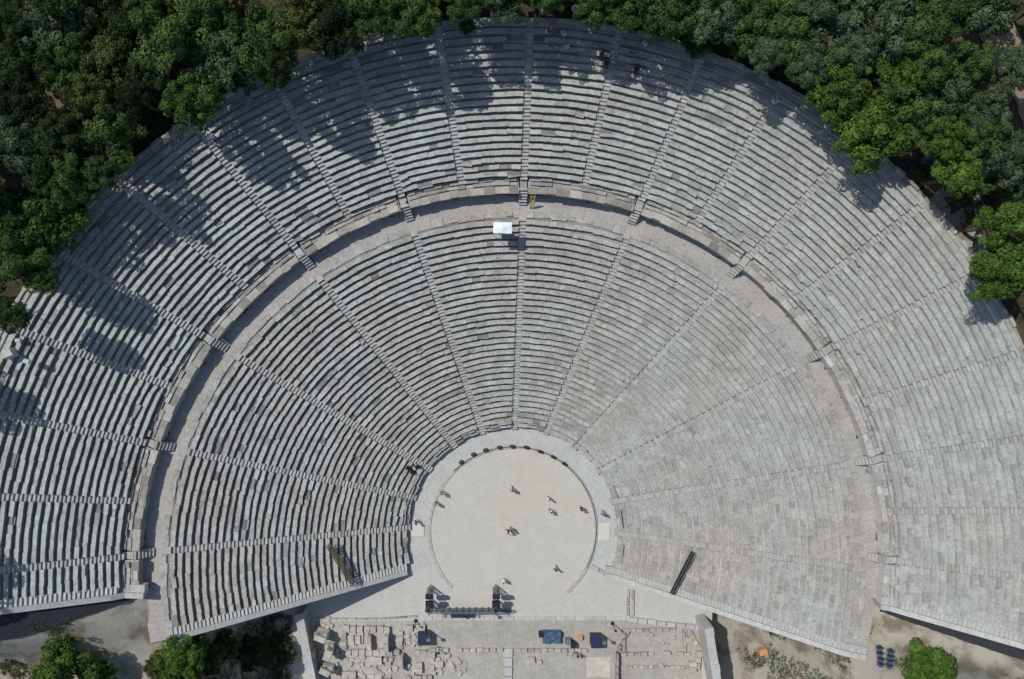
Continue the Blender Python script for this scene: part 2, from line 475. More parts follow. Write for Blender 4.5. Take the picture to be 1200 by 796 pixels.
for a, b in gap_runs(uL, uR):
    BR, WL = (M['seat_low'], M['face_lit']) if a > rad(50) else (M['broken'], M['wall'])  # wall on the right takes the painted sunlit tone
    w = arc('walkway_wall', RW+.02, RW+.5, 10.9, 13.16, a, b, WL, 1.1, jz=.01, jr=.015)
    arc('coping', RW-.06, RW+.62, 13.165, 13.29, a, b, BR, 1.1, parent=w, jz=.05, jr=.09, miss=.08, tones=(0, 1))
    arc('bench_footing', RW+.52, RC+.1, 12.3, 13.20, a, b, BR, .9, parent=w, jz=.04, tones=(.1, .9))
    for q in range(2):
        arc('bench_course', RW+.72+.42*q, RW+1.05+.42*q, 13.1, 13.42+.12*q, a+.004, b-.004, BR, .9, parent=w, jz=.06, jr=.04, miss=.16+.1*q, tones=(.1, 1), dropz=.2)

# outer rim
rimL = th_end('U', -1, 52, .3); rimR = th_end('U', 1, 52, .3)
arc('rim_walkway', RD+.02, RD+.42, 19.2, ZD+.02, rimL, rimR, M['broken'], 1.0, jz=.02, tones=(.2, .8))
rw_ = arc('rim_wall', RD+.42, RD+.75, 18.6, ZD+.22, rimL, rimR, M['broken'], .9, jz=.08, jr=.05, miss=.12, tones=(.1, 1), dropz=.3)

# retaining walls along the open side with their copings and edge stairs
def retaining(tier, side):
    (ax, ay), (bx, by) = EDGE[(tier, side)]
    if tier == 'U':   # prolong to the rim
        f = 1.42; bx2, by2 = ax+(bx-ax)*f, ay+(by-ay)*f
    else: bx2, by2 = bx, by
    dx, dy = bx2-ax, by2-ay; L = math.hypot(dx, dy); dx /= L; dy /= L
    nx, ny = -dy, dx
    if ny < 0: nx, ny = -nx, -ny
    w = MB(); c = MB(); st = MB()
    n = int(L/.9)
    def zs(s):
        x, y = ax+dx*s, ay+dy*s; th = math.atan2(x+nx*1.2, y+ny*1.2); r = math.hypot(x+nx*1.2, y+ny*1.2)-ecc(th)
        if tier == 'L': return ZA + max(0, r-RA)*(ZB-ZA)/(RB-RA)+.15 if r < RB else ZB+.15
        return (ZC + (r-RC)*(ZD-ZC)/(RD-RC)+.2) if r > RC else ZW+.15
    def quadbox(mb, s0, s1, o0, o1, zb0, zb1, z0, z1, t):
        p = lambda s, o, z: (ax+dx*s+nx*o, ay+dy*s+ny*o, z)
        P8 = [p(s0, o0, zb0), p(s1, o0, zb1), p(s1, o1, zb1), p(s0, o1, zb0), p(s0, o0, z0), p(s1, o0, z1), p(s1, o1, z1), p(s0, o1, z0)]
        if dx < 0: P8 = [P8[i] for i in (1, 0, 3, 2, 5, 4, 7, 6)]
        mb.hexa(P8, t)
    for i in range(n):
        s0 = L*i/n; s1 = L*(i+.985)/n
        gz = min(ground_z(ax+dx*s0-nx*.5, ay+dy*s0-ny*.5), ground_z(ax+dx*s1-nx*.5, ay+dy*s1-ny*.5))-.6
        z0, z1 = zs(s0), zs(s1)
        quadbox(w, s0, s1, .08, .55, gz, gz, z0, z1, random.uniform(.2, .8))
        quadbox(c, s0, s1, 0, .52, z0+.004, z1+.004, z0+.26, z1+.26, random.uniform(.35, .7))
    ns = int(L/.34)
    for i in range(ns):
        s0 = L*i/ns; s1 = L*(i+.96)/ns; z = zs((s0+s1)/2)+.03
        quadbox(st, s0, s1, .55, 1.28, z-.9, z-.9, z, z, random.uniform(.3, .75))
    wo = w.build('retaining_wall', M['wall'], theatre)
    c.build('coping', M['coping'], wo)
    st.build('stairway', M['coping'], theatre)
for tier in 'LU':
    for side in (-1, 1): retaining(tier, side)

for side, w0, w1, lab in ((-1, .1, 2.7, 0), (1, .55, 1.25, 0)):  # flat dark strip painting the shadow along the upper wing walls
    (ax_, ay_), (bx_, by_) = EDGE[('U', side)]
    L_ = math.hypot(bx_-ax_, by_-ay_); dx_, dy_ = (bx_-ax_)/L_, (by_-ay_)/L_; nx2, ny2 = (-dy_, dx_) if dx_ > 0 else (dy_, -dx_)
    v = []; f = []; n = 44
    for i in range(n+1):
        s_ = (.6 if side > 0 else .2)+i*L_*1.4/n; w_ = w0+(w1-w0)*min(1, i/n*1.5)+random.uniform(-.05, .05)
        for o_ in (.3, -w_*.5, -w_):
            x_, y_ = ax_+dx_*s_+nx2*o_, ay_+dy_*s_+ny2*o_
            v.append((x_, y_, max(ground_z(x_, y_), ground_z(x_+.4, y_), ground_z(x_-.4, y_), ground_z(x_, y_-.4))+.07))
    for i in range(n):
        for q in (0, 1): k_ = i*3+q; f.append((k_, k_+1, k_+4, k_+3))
    me = bpy.data.meshes.new('painted_shade_strip'); me.from_pydata(v, [], f); me.materials.append(M['wall_shade']); me.update()
    o_ = bpy.data.objects.new('painted_shade_strip', me); C.objects.link(o_); tag(o_, kind='structure')

# ------------------------------------------------------------------ courtyard, stage building ruins
def wall_run(name, pts, w, h, label, cat='ruined wall', mat='ruin', seg=.8, miss=0., group=None, z=-.05, jit=.12, hv=.25):
    mb = MB()
    for (x0, y0), (x1, y1) in zip(pts[:-1], pts[1:]):
        L = math.hypot(x1-x0, y1-y0); n = max(1, round(L/seg)); rz = math.atan2(y1-y0, x1-x0)
        for i in range(n):
            if random.random() < miss: continue
            f = (i+.5)/n; hh = h*random.uniform(1-hv, 1+hv)
            mb.stone((x0+(x1-x0)*f+random.uniform(-.03, .03), y0+(y1-y0)*f+random.uniform(-.03, .03), z+hh/2), (L/n*random.uniform(.9, .99), w*random.uniform(.85, 1.1), hh), rz, min(1, max(0, random.gauss(.5, .22))), jit)
    return tag(mb.build(name, M[mat]), label, cat, group)
G0 = 'low ruined walls of the stage building'
wall_run('stone_threshold', [(-10.6, -10.6), (13.8, -10.7)], .55, .12, 'long flat line of pale paving stones in front of the stage ruins', 'paving line', 'gutter', 1.2, hv=.1, jit=.04)
wall_run('stone_threshold', [(14.0, -10.75), (23.2, -11.9)], .6, .35, 'blue-grey stone kerb slanting from the paving line to the right gateway', 'kerb', 'gutter', 1.2, hv=.1, jit=.04)
wall_run('ruined_wall', [(-9.8, -14.35), (-1.0, -14.4)], .5, .35, 'low stone wall left of the central stone strip behind the stage rig', group=G0, miss=.05)
wall_run('ruined_wall', [(.3, -14.45), (9.2, -14.5)], .5, .35, 'low stone wall right of the central stone strip, by the blue tarpaulin', group=G0, miss=.05)
wall_run('stone_strip', [(-.35, -14.2), (-.35, -19.8)], .95, .3, 'pale upright strip of paving stones running to the bottom edge', 'paving line', 'gutter', 1.1, hv=.05, jit=.03)
wall_run('ruined_wall', [(-19.9, -11.7), (-14.4, -11.8)], .8, .55, 'white stone wall forming the upper side of the left room', group=G0)
wall_run('ruined_wall', [(-14.75, -12.0), (-14.75, -14.0)], .55, 1.7, 'tall thick white wall stump right of the left room', group=G0, hv=.12)
wall_run('ruined_wall', [(-16.75, -12.3), (-16.75, -14.0)], .45, 1.2, 'upright white wall stump inside the left room', group=G0, hv=.12)
wall_run('ruined_wall', [(-19.7, -14.6), (-13.2, -14.5)], .8, .5, 'broad white stone wall below the left room', group=G0)
wall_run('ruined_wall', [(-12.95, -14.6), (-12.95, -16.5)], .4, 1.4, 'narrow tall wall stump below and right of the left room', group=G0)
wall_run('ruined_wall', [(-19.0, -16.0), (-14.2, -15.9)], .45, .4, 'low broken wall in the lower left of the ruins', group=G0, miss=.2)
wall_run('ruined_wall', [(-11.6, -14.5), (-9.3, -14.5), (-9.3, -17.4)], .45, .5, 'angled stone footing below the left dark blue case', group=G0, miss=.12)
wall_run('ruined_wall', [(13.3, -12.1), (20.6, -12.0)], .4, .3, 'upper side of the white stone frame of the right room', group=G0)
wall_run('ruined_wall', [(13.45, -12.4), (13.45, -14.7)], .4, .35, 'left side of the white stone frame of the right room', group=G0)
wall_run('ruined_wall', [(13.1, -14.95), (17.2, -14.95)], .4, .35, 'lower side of the white stone frame of the right room', group=G0)
wall_run('ruined_wall', [(18.3, -14.8), (21.6, -15.0)], .4, .4, 'short low wall below the right room near the gateway', group=G0, miss=.1)
wall_run('ruined_wall', [(14.2, -11.9), (12.75, -14.4)], .28, .5, 'thin dark slanting wall beside the right room', mat='broken')
wall_run('ruined_wall', [(12.65, -14.6), (12.65, -19.5)], .3, 1.0, 'thin dark upright wall running down to the bottom edge', mat='broken', hv=.08)
wall_run('ruined_wall', [(21.2, -11.9), (22.6, -14.6), (22.3, -17.5)], .7, .5, 'crooked line of white blocks beside the right gateway', group=G0, miss=.12)
wall_run('paved_floor', [(-19.3, -12.9), (-17.5, -12.9)], 1.7, .25, 'white stone floor of the left room', 'stone floor', 'coping', .8, hv=.1, jit=.04)
wall_run('paved_floor', [(8.9, -16.7), (12.2, -16.7)], 3.0, .1, 'large pale rectangular stone floor below the right dark blue case', 'stone floor', 'ruin_pale', 4, hv=.05, jit=.02)
wall_run('cream_slab', [(-12.0, -.1), (-10.35, -.1)], 1.6, .14, 'cream square paving slab at the left edge of the orchestra', 'stone slab', 'slab', 1.7, hv=.02, jit=.01, z=-.06)
wall_run('cream_slab', [(9.75+.4, -.3), (11.75, -.3)], 2.1, .14, 'cream square paving slab at the right edge of the orchestra', 'stone slab', 'slab', 1.7, hv=.02, jit=.01, z=-.06)
wall_run('stone_kerb', [(9.3, -4.2), (11.4, -5.45)], .45, .3, 'short slanting kerb from the orchestra to the right retaining wall', 'kerb', 'ring', 1.2, hv=.05, jit=.03)
wall_run('stone_kerb', [(13.9, -7.0), (13.9, -10.4)], .28, .25, 'left kerb of the narrow pair crossing the right side passage', 'kerb', 'broken', 1.1, hv=.05, jit=.03)
wall_run('stone_kerb', [(14.5, -7.2), (14.5, -10.4)], .28, .25, 'right kerb of the narrow pair crossing the right side passage', 'kerb', 'ring', 1.1, hv=.05, jit=.03)
wall_run('stone_kerb', [(-23.0, -10.6), (-16, -10.6), (-11.2, -10.3)], .2, .22, 'thin dark kerb crossing the left side passage', 'kerb', 'broken', 1.1, hv=.1, jit=.03)

for (x, y, w_, d_, h_, lab) in ((-18.6, -13.0, 1.5, 1.1, .55, 'big flat white block on the left side of the left room'), (-17.2, -15.3, 2.6, .7, .6, 'long white block across the lower left ruins'), (-15.8, -15.4, .9, .8, .9, 'tall square block beside the long white block'),
    (-10.9, -11.6, 1.3, .8, .5, 'broad pale block above the left dark blue case'), (-12.1, -11.7, .9, .8, .6, 'squarish pale block left of the broad pale block'), (-13.3, -13.2, .8, 1.1, .45, 'upright pale block right of the wall stump'), (-8.6, -16.0, 1.0, .8, .5, 'pale block in the round scatter of rubble'),
    (-10.9, -16.4, .7, 1.2, .6, 'upright block below the left dark blue case'), (-19.2, -17.2, 1.6, .8, .5, 'pale block at the bottom left of the ruins'), (-16.2, -17.4, 1.8, .6, .45, 'low pale block at the bottom of the left ruins'),
    (2.4, -15.6, .9, .7, .45, 'lone pale block right of the central strip'), (7.9, -15.1, .9, .6, .5, 'pale block left of the large stone floor'), (21.3, -13.2, 1.0, .8, .6, 'pale block inside the right gateway'), (21.8, -16.4, .9, 1.1, .7, 'tall pale block low inside the right gateway')):
    mb = MB()
    n1 = 2 if max(w_, d_) > 1 else 1
    for q in range(n1):
        ox = (q-.5*(n1-1))*w_/n1 if w_ >= d_ else 0; oy = (q-.5*(n1-1))*d_/n1 if w_ < d_ else 0
        mb.stone((x+ox, y+oy, h_/2-.05), ((w_/n1 if w_ >= d_ else w_)*1.02, (d_/n1 if w_ < d_ else d_)*1.02, h_*random.uniform(.85, 1.1)), random.uniform(-.08, .08), random.uniform(.5, 1), .16)
    tag(mb.build('foundation_block', M['ruin']), lab, 'stone block', G0)
for pts_, w_, h_, lab in (([(-19.8, -11.9), (-19.8, -14.4)], .6, .5, 'left upright side wall of the left room'), ([(-13.1, -12.0), (-13.1, -14.3)], .5, .45, 'upright wall closing the rubble court on its left'),
    ([(-19.9, -15.5), (-14.0, -15.4)], .45, .4, 'low wall parallel to and below the broad white wall'), ([(-12.4, -17.6), (-9.4, -17.6)], .5, .4, 'low wall at the bottom below the left dark blue case'),
    ([(-9.2, -15.0), (-9.2, -17.4)], .45, .4, 'upright footing left of the round scatter of rubble'), ([(-20.2, -17.9), (-14.2, -17.9)], .5, .4, 'lowest wall line of the left ruins'),
    ([(14.0, -16.6), (21.0, -16.6)], .4, .3, 'low wall line below the right room'), ([(20.7, -12.3), (20.9, -14.6)], .4, .3, 'right side wall of the right room')):
    wall_run('ruined_wall', pts_, w_, h_, lab, group=G0, seg=.65, jit=.2, hv=.35)
# scattered loose blocks: countable, each a thing
spots_b = []
for cx, cy, sx, sy, n in ((-11.9, -12.6, 1.6, 1.3, 22), (-7.5, -16.2, 2.1, 1.1, 24), (-18.5, -15.6, 2.4, 1.9, 24), (-21.6, -13.8, 1.1, 3.4, 22), (-14.2, -17.0, 1.6, 1.0, 10), (2.6, -15.6, .8, .5, 5), (-17.0, -17.3, 3, .8, 8), (18, -13.4, 2, .8, 7), (-12.0, -16.6, .5, 1.0, 5), (6.8, -15.2, 1.5, .3, 4), (19.5, -17.5, 1.6, 1.2, 7)):
    for _ in range(n): spots_b.append((cx+random.uniform(-sx, sx), cy+random.uniform(-sy, sy)))
for x, y in spots_b:
    mb = MB(); s = random.uniform(.3, .7); mb.stone((0, 0, s*.22), (s, s*random.uniform(.5, .9), s*.5), random.uniform(0, 3), random.uniform(.4, 1), .2)
    o = mb.build('loose_block', M['ruin']); o.location = (x, y, -.05)
    tag(o, 'pale loose stone block lying among the stage building ruins', 'stone block', 'loose blocks among the ruins')

# gateways closing the side passages
def gateway(side):
    if side < 0: x0, y0, x1, y1, h, w = -24.6, -9.2, -22.6, -19.5, 2.2, .95; lab = 'pale broad wall of the left gateway below the retaining wall'
    else: x0, y0, x1, y1, h, w = 22.6, -10.4, 24.3, -19.5, 3.8, .95; lab = 'pale broad wall of the right gateway below the retaining wall'
    root = empty('gateway', (x0, y0, 0)); tag(root, lab, 'gateway', None)
    mb = MB(); n = 10
    rz = math.atan2(y1-y0, x1-x0); L = math.hypot(x1-x0, y1-y0)
    for i in range(n):
        f = (i+.5)/n; mb.box(((x1-x0)*f, (y1-y0)*f, h/2-1.6), (L/n*.985, w*.84, h+3), rz, random.uniform(.35, .7))
    mb.build('wall', M['ring'], root)
    mb = MB()
    for i in range(n):
        f = (i+.5)/n; mb.box(((x1-x0)*f, (y1-y0)*f, h+.0), (L/n*.985, w, .18), rz, random.uniform(.3, .7))
    mb.build('coping', M['gutter'], root)
    for f in (.03, .5, .97):
        mb = MB(); mb.box(((x1-x0)*f, (y1-y0)*f, h/2+.12), (w*.9, w*1.06, h+.32), rz, .5); mb.build('pier', M['gutter'], root)
for s in (-1, 1): gateway(s)

# fallen architecture beside the left gateway: a thick pier and broken blocks casting dark shade
for x, y, dx_, dy_, h, lab in ((-22.2, -12.0, 1.6, .8, 2.3, 'upper tall broken pier of white stone beside the left gateway'), (-21.4, -14.0, 1.0, 1.3, 2.2, 'middle tall broken pier of white stone beside the left gateway'), (-21.6, -16.1, 1.5, .8, 2.0, 'lower tall broken pier of white stone beside the left gateway')):
    mb = MB()
    z = 0
    while z < h:
        hh = random.uniform(.4, .6); mb.stone((x+random.uniform(-.1, .1), y+random.uniform(-.1, .1), z+hh/2), (dx_*random.uniform(.8, 1.05), dy_*random.uniform(.8, 1.05), hh*1.02), random.uniform(-.5, .1), random.uniform(.5, 1), .1); z += hh
    tag(mb.build('broken_pier', M['ruin']), lab, 'ruined pier', G0)

# ------------------------------------------------------------------ stage rig and equipment
def lattice(mb, a, b, w=.35, n=6, r=.035):
    """four-chord truss"""
    a = Vector(a); b = Vector(b); d = (b-a).normalized(); u = d.orthogonal().normalized(); v = d.cross(u)
    cs = [u*w/2+v*w/2, -u*w/2+v*w/2, -u*w/2-v*w/2, u*w/2-v*w/2]
    for c in cs: mb.bar(a+c, b+c, r, .5)
    for i in range(n):
        p = a+(b-a)*i/n; q = a+(b-a)*(i+1)/n
        for k in range(4):
            mb.bar(p+cs[k], q+cs[(k+1) % 4], r*.7, .5, n=4)
            mb.bar(p+cs[k], p+cs[(k+1) % 4], r*.7, .5, n=4)
rig = empty('stage_rig', (-5.8, -8.6, 0)); tag(rig, 'dark steel stage lighting rig with two towers joined by a truss', 'stage rig')
for tx in (-3.85, 3.85):
    mb = MB(); lattice(mb, (tx, 0, 0), (tx, 0, 3.2), .6, 6, .045); t = mb.build('tower', M['steel'], rig)
    mb = MB(); lattice(mb, (tx, 1.7, 0), (tx, 1.7, 2.4), .5, 5, .04); mb.build('tower', M['steel'], rig)
    mb = MB()
    for j, yy in enumerate((0, .45, .9, 1.35, 1.8)): mb.box((tx, yy, 2.5+.12*j*(-1)**j), (.85, .36, .55), 0, .5)
    mb.build('speaker_stack', M['black'], rig)
mb = MB(); lattice(mb, (-3.7, 0, 3.0), (3.7, 0, 3.0), .4, 12, .035); mb.build('truss', M['steel'], rig)
mb = MB(); lattice(mb, (-3.4, -.6, 1.1), (3.4, -.6, 1.1), .35, 12, .03); mb.build('truss', M['steel'], rig)
for i in range(9):
    mb = MB(); x = -3+i*.75; mb.bar((x, 0, 2.85), (x, .12, 2.4), .13, .5, n=8, w2=.17); mb.bar((x, 0, 3.0), (x, 0, 2.85), .03, .5)
    mb.build('spotlight', M['black'], rig)
for x in (-1.9, 1.9): 
    mb = MB(); mb.bar((x, 0, 3.0), (x, 0, 4.4), .04, .5); mb.box((x, 0, 4.4), (.35, .3, .25)); mb.build('mast', M['steel'], rig)
mb = MB()
for x in (-1.2, .2): mb.box((x+.4, -1.35, .55), (1.25, .75, .08)); [mb.bar((x+.4+a, -1.35+b, 0), (x+.4+a, -1.35+b, .55), .03) for a in (-.5, .5) for b in (-.3, .3)]
mb.build('platform', M['navy'], rig)
mb = MB(); mb.bar((3.6, -1.1, .25), (6.2, -1.15, .25), .09); mb.bar((3.6, -.9, .25), (6.1, -.95, .25), .05); mb.build('cable_run', M['steel'], rig)

def case(x, y, s, mat, lab, cat='equipment case', tall=1.5, pole=True):
    root = empty('equipment_case', (x, y, 0)); tag(root, lab, cat)
    mb = MB(); mb.box((0, 0, tall/2), (s, s, tall)); mb.build('body', mat, root)
    mb = MB()
    for k in (-1, 1): mb.box((0, k*s*.51, tall*.5), (s*1.02, .05, .08), 0, .6)
    mb.box((0, 0, tall*.5), (s*1.06, .04, tall*.9), 0, .4); mb.box((0, 0, tall+.02), (s*1.04, s*1.04, .05), 0, .4); mb.build('lid', mat, root)
    if pole:
        mb = MB(); mb.bar((s*.55, s*.45, 0), (s*.55, s*.45, tall+1.3), .06); mb.box((s*.55, s*.45, tall+1.3), (.4, .3, .3)); mb.build('lamp_mast', M['steel'], root)
case(-10.4, -12.55, 1.25, M['navy'], 'dark blue tall case with lamp mast in the left ruins')
case(10.0, -13.0, 1.25, M['navy'], 'dark blue tall case with lamp mast in the right ruins')
mb = MB()
for i in range(6):
    for j in range(3):
        x0 = -1.05+i*.35; y0 = -.7+j*.46; h = [.75+.12*sin(i*1.7+j*2.1+q) for q in range(4)]
        mb.hexa([(x0, y0, 0), (x0+.35, y0, 0), (x0+.35, y0+.46, 0), (x0, y0+.46, 0), (x0, y0, h[0]), (x0+.35, y0, h[1]), (x0+.35, y0+.46, h[2]), (x0, y0+.46, h[3])], random.random())
o = mb.build('covered_equipment', M['blue']); o.location = (4.75, -12.7, 0); tag(o, 'blue tarpaulin over a pile of equipment in the right ruins', 'tarpaulin')
for x, y, m, lab, s in ((3.45, -12.35, 'black', 'small black case at the left end of the blue tarpaulin', .45), (6.7, -13.2, 'steel', 'grey metal case right of the blue tarpaulin', .6), (7.3, -13.6, 'black', 'black upright case farther right of the blue tarpaulin', .55), (8.2, -12.9, 'orange', 'tan box standing left of the right dark blue case', .5)):
    case(x, y, s, M[m], lab, 'box', .9 if m != 'orange' else .4, False)
for x, y, h, lab in ((-11.4, -10.9, 1.8, 'thin pole standing by the left end of the paving line'), (12.1, -11.3, 2.2, 'thin pole standing by the right end of the paving line'), (-8.6, -14.2, 1.4, 'short thin pole beside the left dark blue case'), (7.8, -14.6, 1.6, 'short thin pole beside the right ruins wall')):
    mb = MB(); mb.bar((0, 0, 0), (0, 0, h), .05); mb.box((0, 0, h), (.28, .22, .22)); mb.box((0, 0, .04), (.4, .4, .08))
    o = mb.build('lamp_post', M['black']); o.location = (x, y, -.03); tag(o, lab, 'lamp post')

# floodlights around the orchestra
FL = [(-6.17, 8.05), (-4.77, 8.97), (-3.36, 9.48), (-1.75, 9.8), (-.24, 9.91), (1.38, 9.82), (3.01, 9.32), (4.54, 8.71), (5.87, 7.9)]
ordn = ['first', 'second', 'third', 'fourth', 'fifth', 'sixth', 'seventh', 'eighth', 'ninth', 'tenth', 'eleventh', 'twelfth', 'thirteenth', 'fourteenth', 'fifteenth', 'sixteenth', 'seventeenth', 'eighteenth', 'nineteenth', 'twentieth']
for i, (x, y) in enumerate(FL):
    rz = -math.atan2(x, y); root = empty('floodlight', (x*1.015, y*1.015, .1), rz)
    tag(root, 'black floodlight on the orchestra ring, %s from the left' % ordn[i], 'floodlight', 'floodlights along the orchestra ring')
    mb = MB(); mb.hexa([(-.24, -.2, .16), (.24, -.2, .16), (.24, .16, .10), (-.24, .16, .10), (-.24, -.12, .52), (.24, -.12, .52), (.2, .18, .46), (-.2, .18, .46)], .5, 0, True); mb.build('lamp_housing', M['black'], root)
    mb = MB(); mb.bar((-.28, 0, 0), (-.28, 0, .35), .025); mb.bar((.28, 0, 0), (.28, 0, .35), .025); mb.bar((-.28, 0, .02), (.28, 0, .02), .03); mb.build('bracket', M['steel'], root)
# cable laid along the ring
def tube(name, pts, r, mat, label, cat):
    cu = bpy.data.curves.new(name, 'CURVE'); cu.dimensions = '3D'; cu.bevel_depth = r; cu.bevel_resolution = 1
    sp = cu.splines.new('POLY'); sp.points.add(len(pts)-1)
    for p, q in zip(sp.points, pts): p.co = (*q, 1)
    o = bpy.data.objects.new(name, cu)
    me = bpy.data.meshes.new_from_object(o); bpy.data.objects.remove(o)
    me.materials.clear(); me.materials.append(mat)
    o = bpy.data.objects.new(name, me); C.objects.link(o); tag(o, label, cat); return o
tube('power_cable', [(9.95*sin(rad(a)), 9.95*cos(rad(a)), .135+.01*sin(a*3)) for a in range(-45, 118, 2)], .045, M['black'], 'black power cable running along the orchestra ring between the floodlights', 'cable')

# canopy over the sound desk
can = empty('canopy_tent', (-2.05, 34.2, 11.3)); tag(can, 'small white canopy on four legs above the lower tier', 'canopy')
mb = MB(); hw, hd, zt = .92, .55, 2.3
nx_, ny_ = 6, 4
for i in range(nx_):
    for j in range(ny_):
        def q(a, b):
            x = -hw+2*hw*a/nx_; y = -hd+2*hd*b/ny_; return (x, y, zt+.22*(1-abs(x)/hw)*(1-abs(y)/hd))
        mb.quad(q(i, j), q(i+1, j), q(i+1, j+1), q(i, j+1), .5)
mb.build('canopy', M['white'], can)
for sx in (-1, 1):
    for sy in (-1, 1):
        mb = MB(); mb.bar((sx*(hw-.04), sy*(hd-.04), -.35), (sx*(hw-.04), sy*(hd-.04), zt), .025); mb.build('leg', M['steel'], can)
mb = MB(); mb.box((0, -.1, 1.0), (1.3, .5, .06)); mb.bar((-.5, -.1, .3), (-.5, -.1, 1), .03); mb.bar((.5, -.1, .3), (.5, -.1, 1), .03)
o = mb.build('mixing_desk', M['black']); o.location = (-2.05, 34.2, 11.3); tag(o, 'black mixing desk standing in the shade of the white canopy', 'mixing desk')

# yellow step ladder on the walkway
lad = MB()
for x in (-.18, .18): lad.bar((x, -.5, 0), (x, .5, 1.7), .06)
for i in range(6): lad.bar((-.18, -.42+i*.17, .14+i*.28), (.18, -.42+i*.17, .14+i*.28), .04)
o = lad.build('ladder', M['yellow']); o.location = (.95, 36.9, 11.8); tag(o, 'yellow ladder leaning on the wall above the middle walkway', 'ladder')

# lattice masts lying across the lower seats
def mast(name, a, b, w, mat, label):
    A = Vector(a); B = Vector(b); m = (A+B)/2
    root_mb = MB(); lattice(root_mb, A-m, B-m, w, 14, .05)
    o = root_mb.build(name, mat); o.location = m; tag(o, label, 'lattice mast'); return o
mast('lattice_mast', (-20.6, -.1, 5.6), (-18.0, -5.0, 4.4), .42, M['rust'], 'olive lattice mast lying across the lower left seats')
mast('lattice_mast', (20.05, -.9, 5.6), (17.95, -6.0, 4.7), .3, M['black'], 'black lattice mast lying across the lower right seats')

# blue-grey chairs stacked at the right corner, cream railing, orange barrier
def chair_stack(x, y, z, n, rz, lab):
    root = empty('chair_stack', (x, y, z), rz); tag(root, lab, 'stacked chairs', 'stacks of blue-grey chairs by the right corner')
    for i in range(n):
        mb = MB(); h = .42+i*.12
        mb.box((0, 0, h), (.45, .45, .05)); mb.box((0, .22, h+.28), (.44, .05, .4))
        for a in (-.2, .2):
            for b in (-.2, .2): mb.bar((a, b, h-.4), (a, b, h), .02, n=4)
        mb.build('chair', M['slate'], root)
k = 0
for i in range(4):
    for j in range(2):
        chair_stack(38.1+j*.75+i*.1, -8.9-i*.62, ground_z(38.1+j*.75, -8.9-i*.62), 5, .3, '%s stack of blue-grey chairs by the right corner, counted from the top' % (('left row, ' if j == 0 else 'right row, ')+ordn[i])); k += 1
rl = MB()
for q in (0, .45):
    rl.bar((37.0+q, -8.2, 12.3), (38.3+q, -5.7, 12.3), .05); 
    for f in (0, .5, 1): rl.bar((37.0+q+1.3*f, -8.2+2.5*f, 11.2), (37.0+q+1.3*f, -8.2+2.5*f, 12.3), .04)
tag(rl.build('railing', M['cream']), 'pair of yellowish railings at the right end of the walkway', 'railing')
ob = MB(); ob.box((0, 0, .45), (1.0, .7, .9), .2); ob.box((.3, -.35, .95), (.5, .3, .25), .2); ob.bar((.2, .4, 0), (.2, .7, 1.3), .05)
o = ob.build('plastic_bin', M['orange']); o.location = (30.3, -14.6, ground_z(30.3, -14.6)); tag(o, 'pale orange plastic bin on the concrete right of the right gateway', 'bin')

# things along the rim
def parasol(x, y, z, r, label):
    root = empty('parasol', (x, y, z)); tag(root, label, 'parasol')
    mb = MB(); n = 8
    for i in range(n):
        a, b = 2*math.pi*i/n, 2*math.pi*(i+1)/n
        mb.quad((0, 0, 2.3), (r*cos(a), r*sin(a), 1.95), (r*cos(b), r*sin(b), 1.95), (0, 0, 2.3), .5)
    mb.f = [f[:3] for f in mb.f]; mb.build('canopy', M['white'], root)
    mb = MB(); mb.bar((0, 0, 0), (0, 0, 2.3), .03); mb.build('pole', M['steel'], root)
parasol(-36.2, 38.9, 19.6, .42, 'round white parasol at the left rim under the trees')
for x, y, lab in ((.95, 52.6, 'left white floodlight dish on the top rim beside the central stairway'), (3.9, 52.5, 'right white floodlight dish on the top rim by the trees')):
    root = empty('dish_lamp', (x, y, 20.3)); tag(root, lab, 'dish lamp')
    mb = MB()
    for i in range(12):
        a, b = 2*math.pi*i/12, 2*math.pi*(i+1)/12
        mb.quad((0, 0, 1.5), (.38*cos(a), .38*sin(a), 1.72), (.38*cos(b), .38*sin(b), 1.72), (0, 0, 1.5))
    mb.f = [f[:3] for f in mb.f]; mb.build('dish', M['white'], root)
    mb = MB(); mb.bar((0, 0, 0), (0, 0, 1.5), .04); mb.build('pole', M['steel'], root)
mb = MB()
for i in range(4): mb.box((i*.35, i*.25, .4), (.3, .5, .8), .6, random.random())
o = mb.build('water_tank', M['blue']); o.location = (36.6, 40.3, 19.6); tag(o, 'blue-grey tank half hidden among the right-hand trees', 'tank')
mb = MB(); mb.stone((0, 0, .5), (1.0, .8, .6), .4, .7, .2); o = mb.build('rubble_block', M['coping']); o.location = (-45.8, 21.6, 19.9); tag(o, 'large pale stone block at the far left rim', 'stone block')
for (a, b, lab) in (((42.4, 30.3), (41.0, 29.7), 'lower dark timber beam lying on the right rim'), ((41.0, 36.8), (38.9, 35.4), 'upper dark timber beam lying on the right rim')):
    z = 20.9; A = Vector((*a, z)); B = Vector((*b, z)); m = (A+B)/2
    mb = MB(); mb.bar(A-m, B-m, .11, n=5); o = mb.build('timber_beam', M['black']); o.location = m; tag(o, lab, 'timber beam')
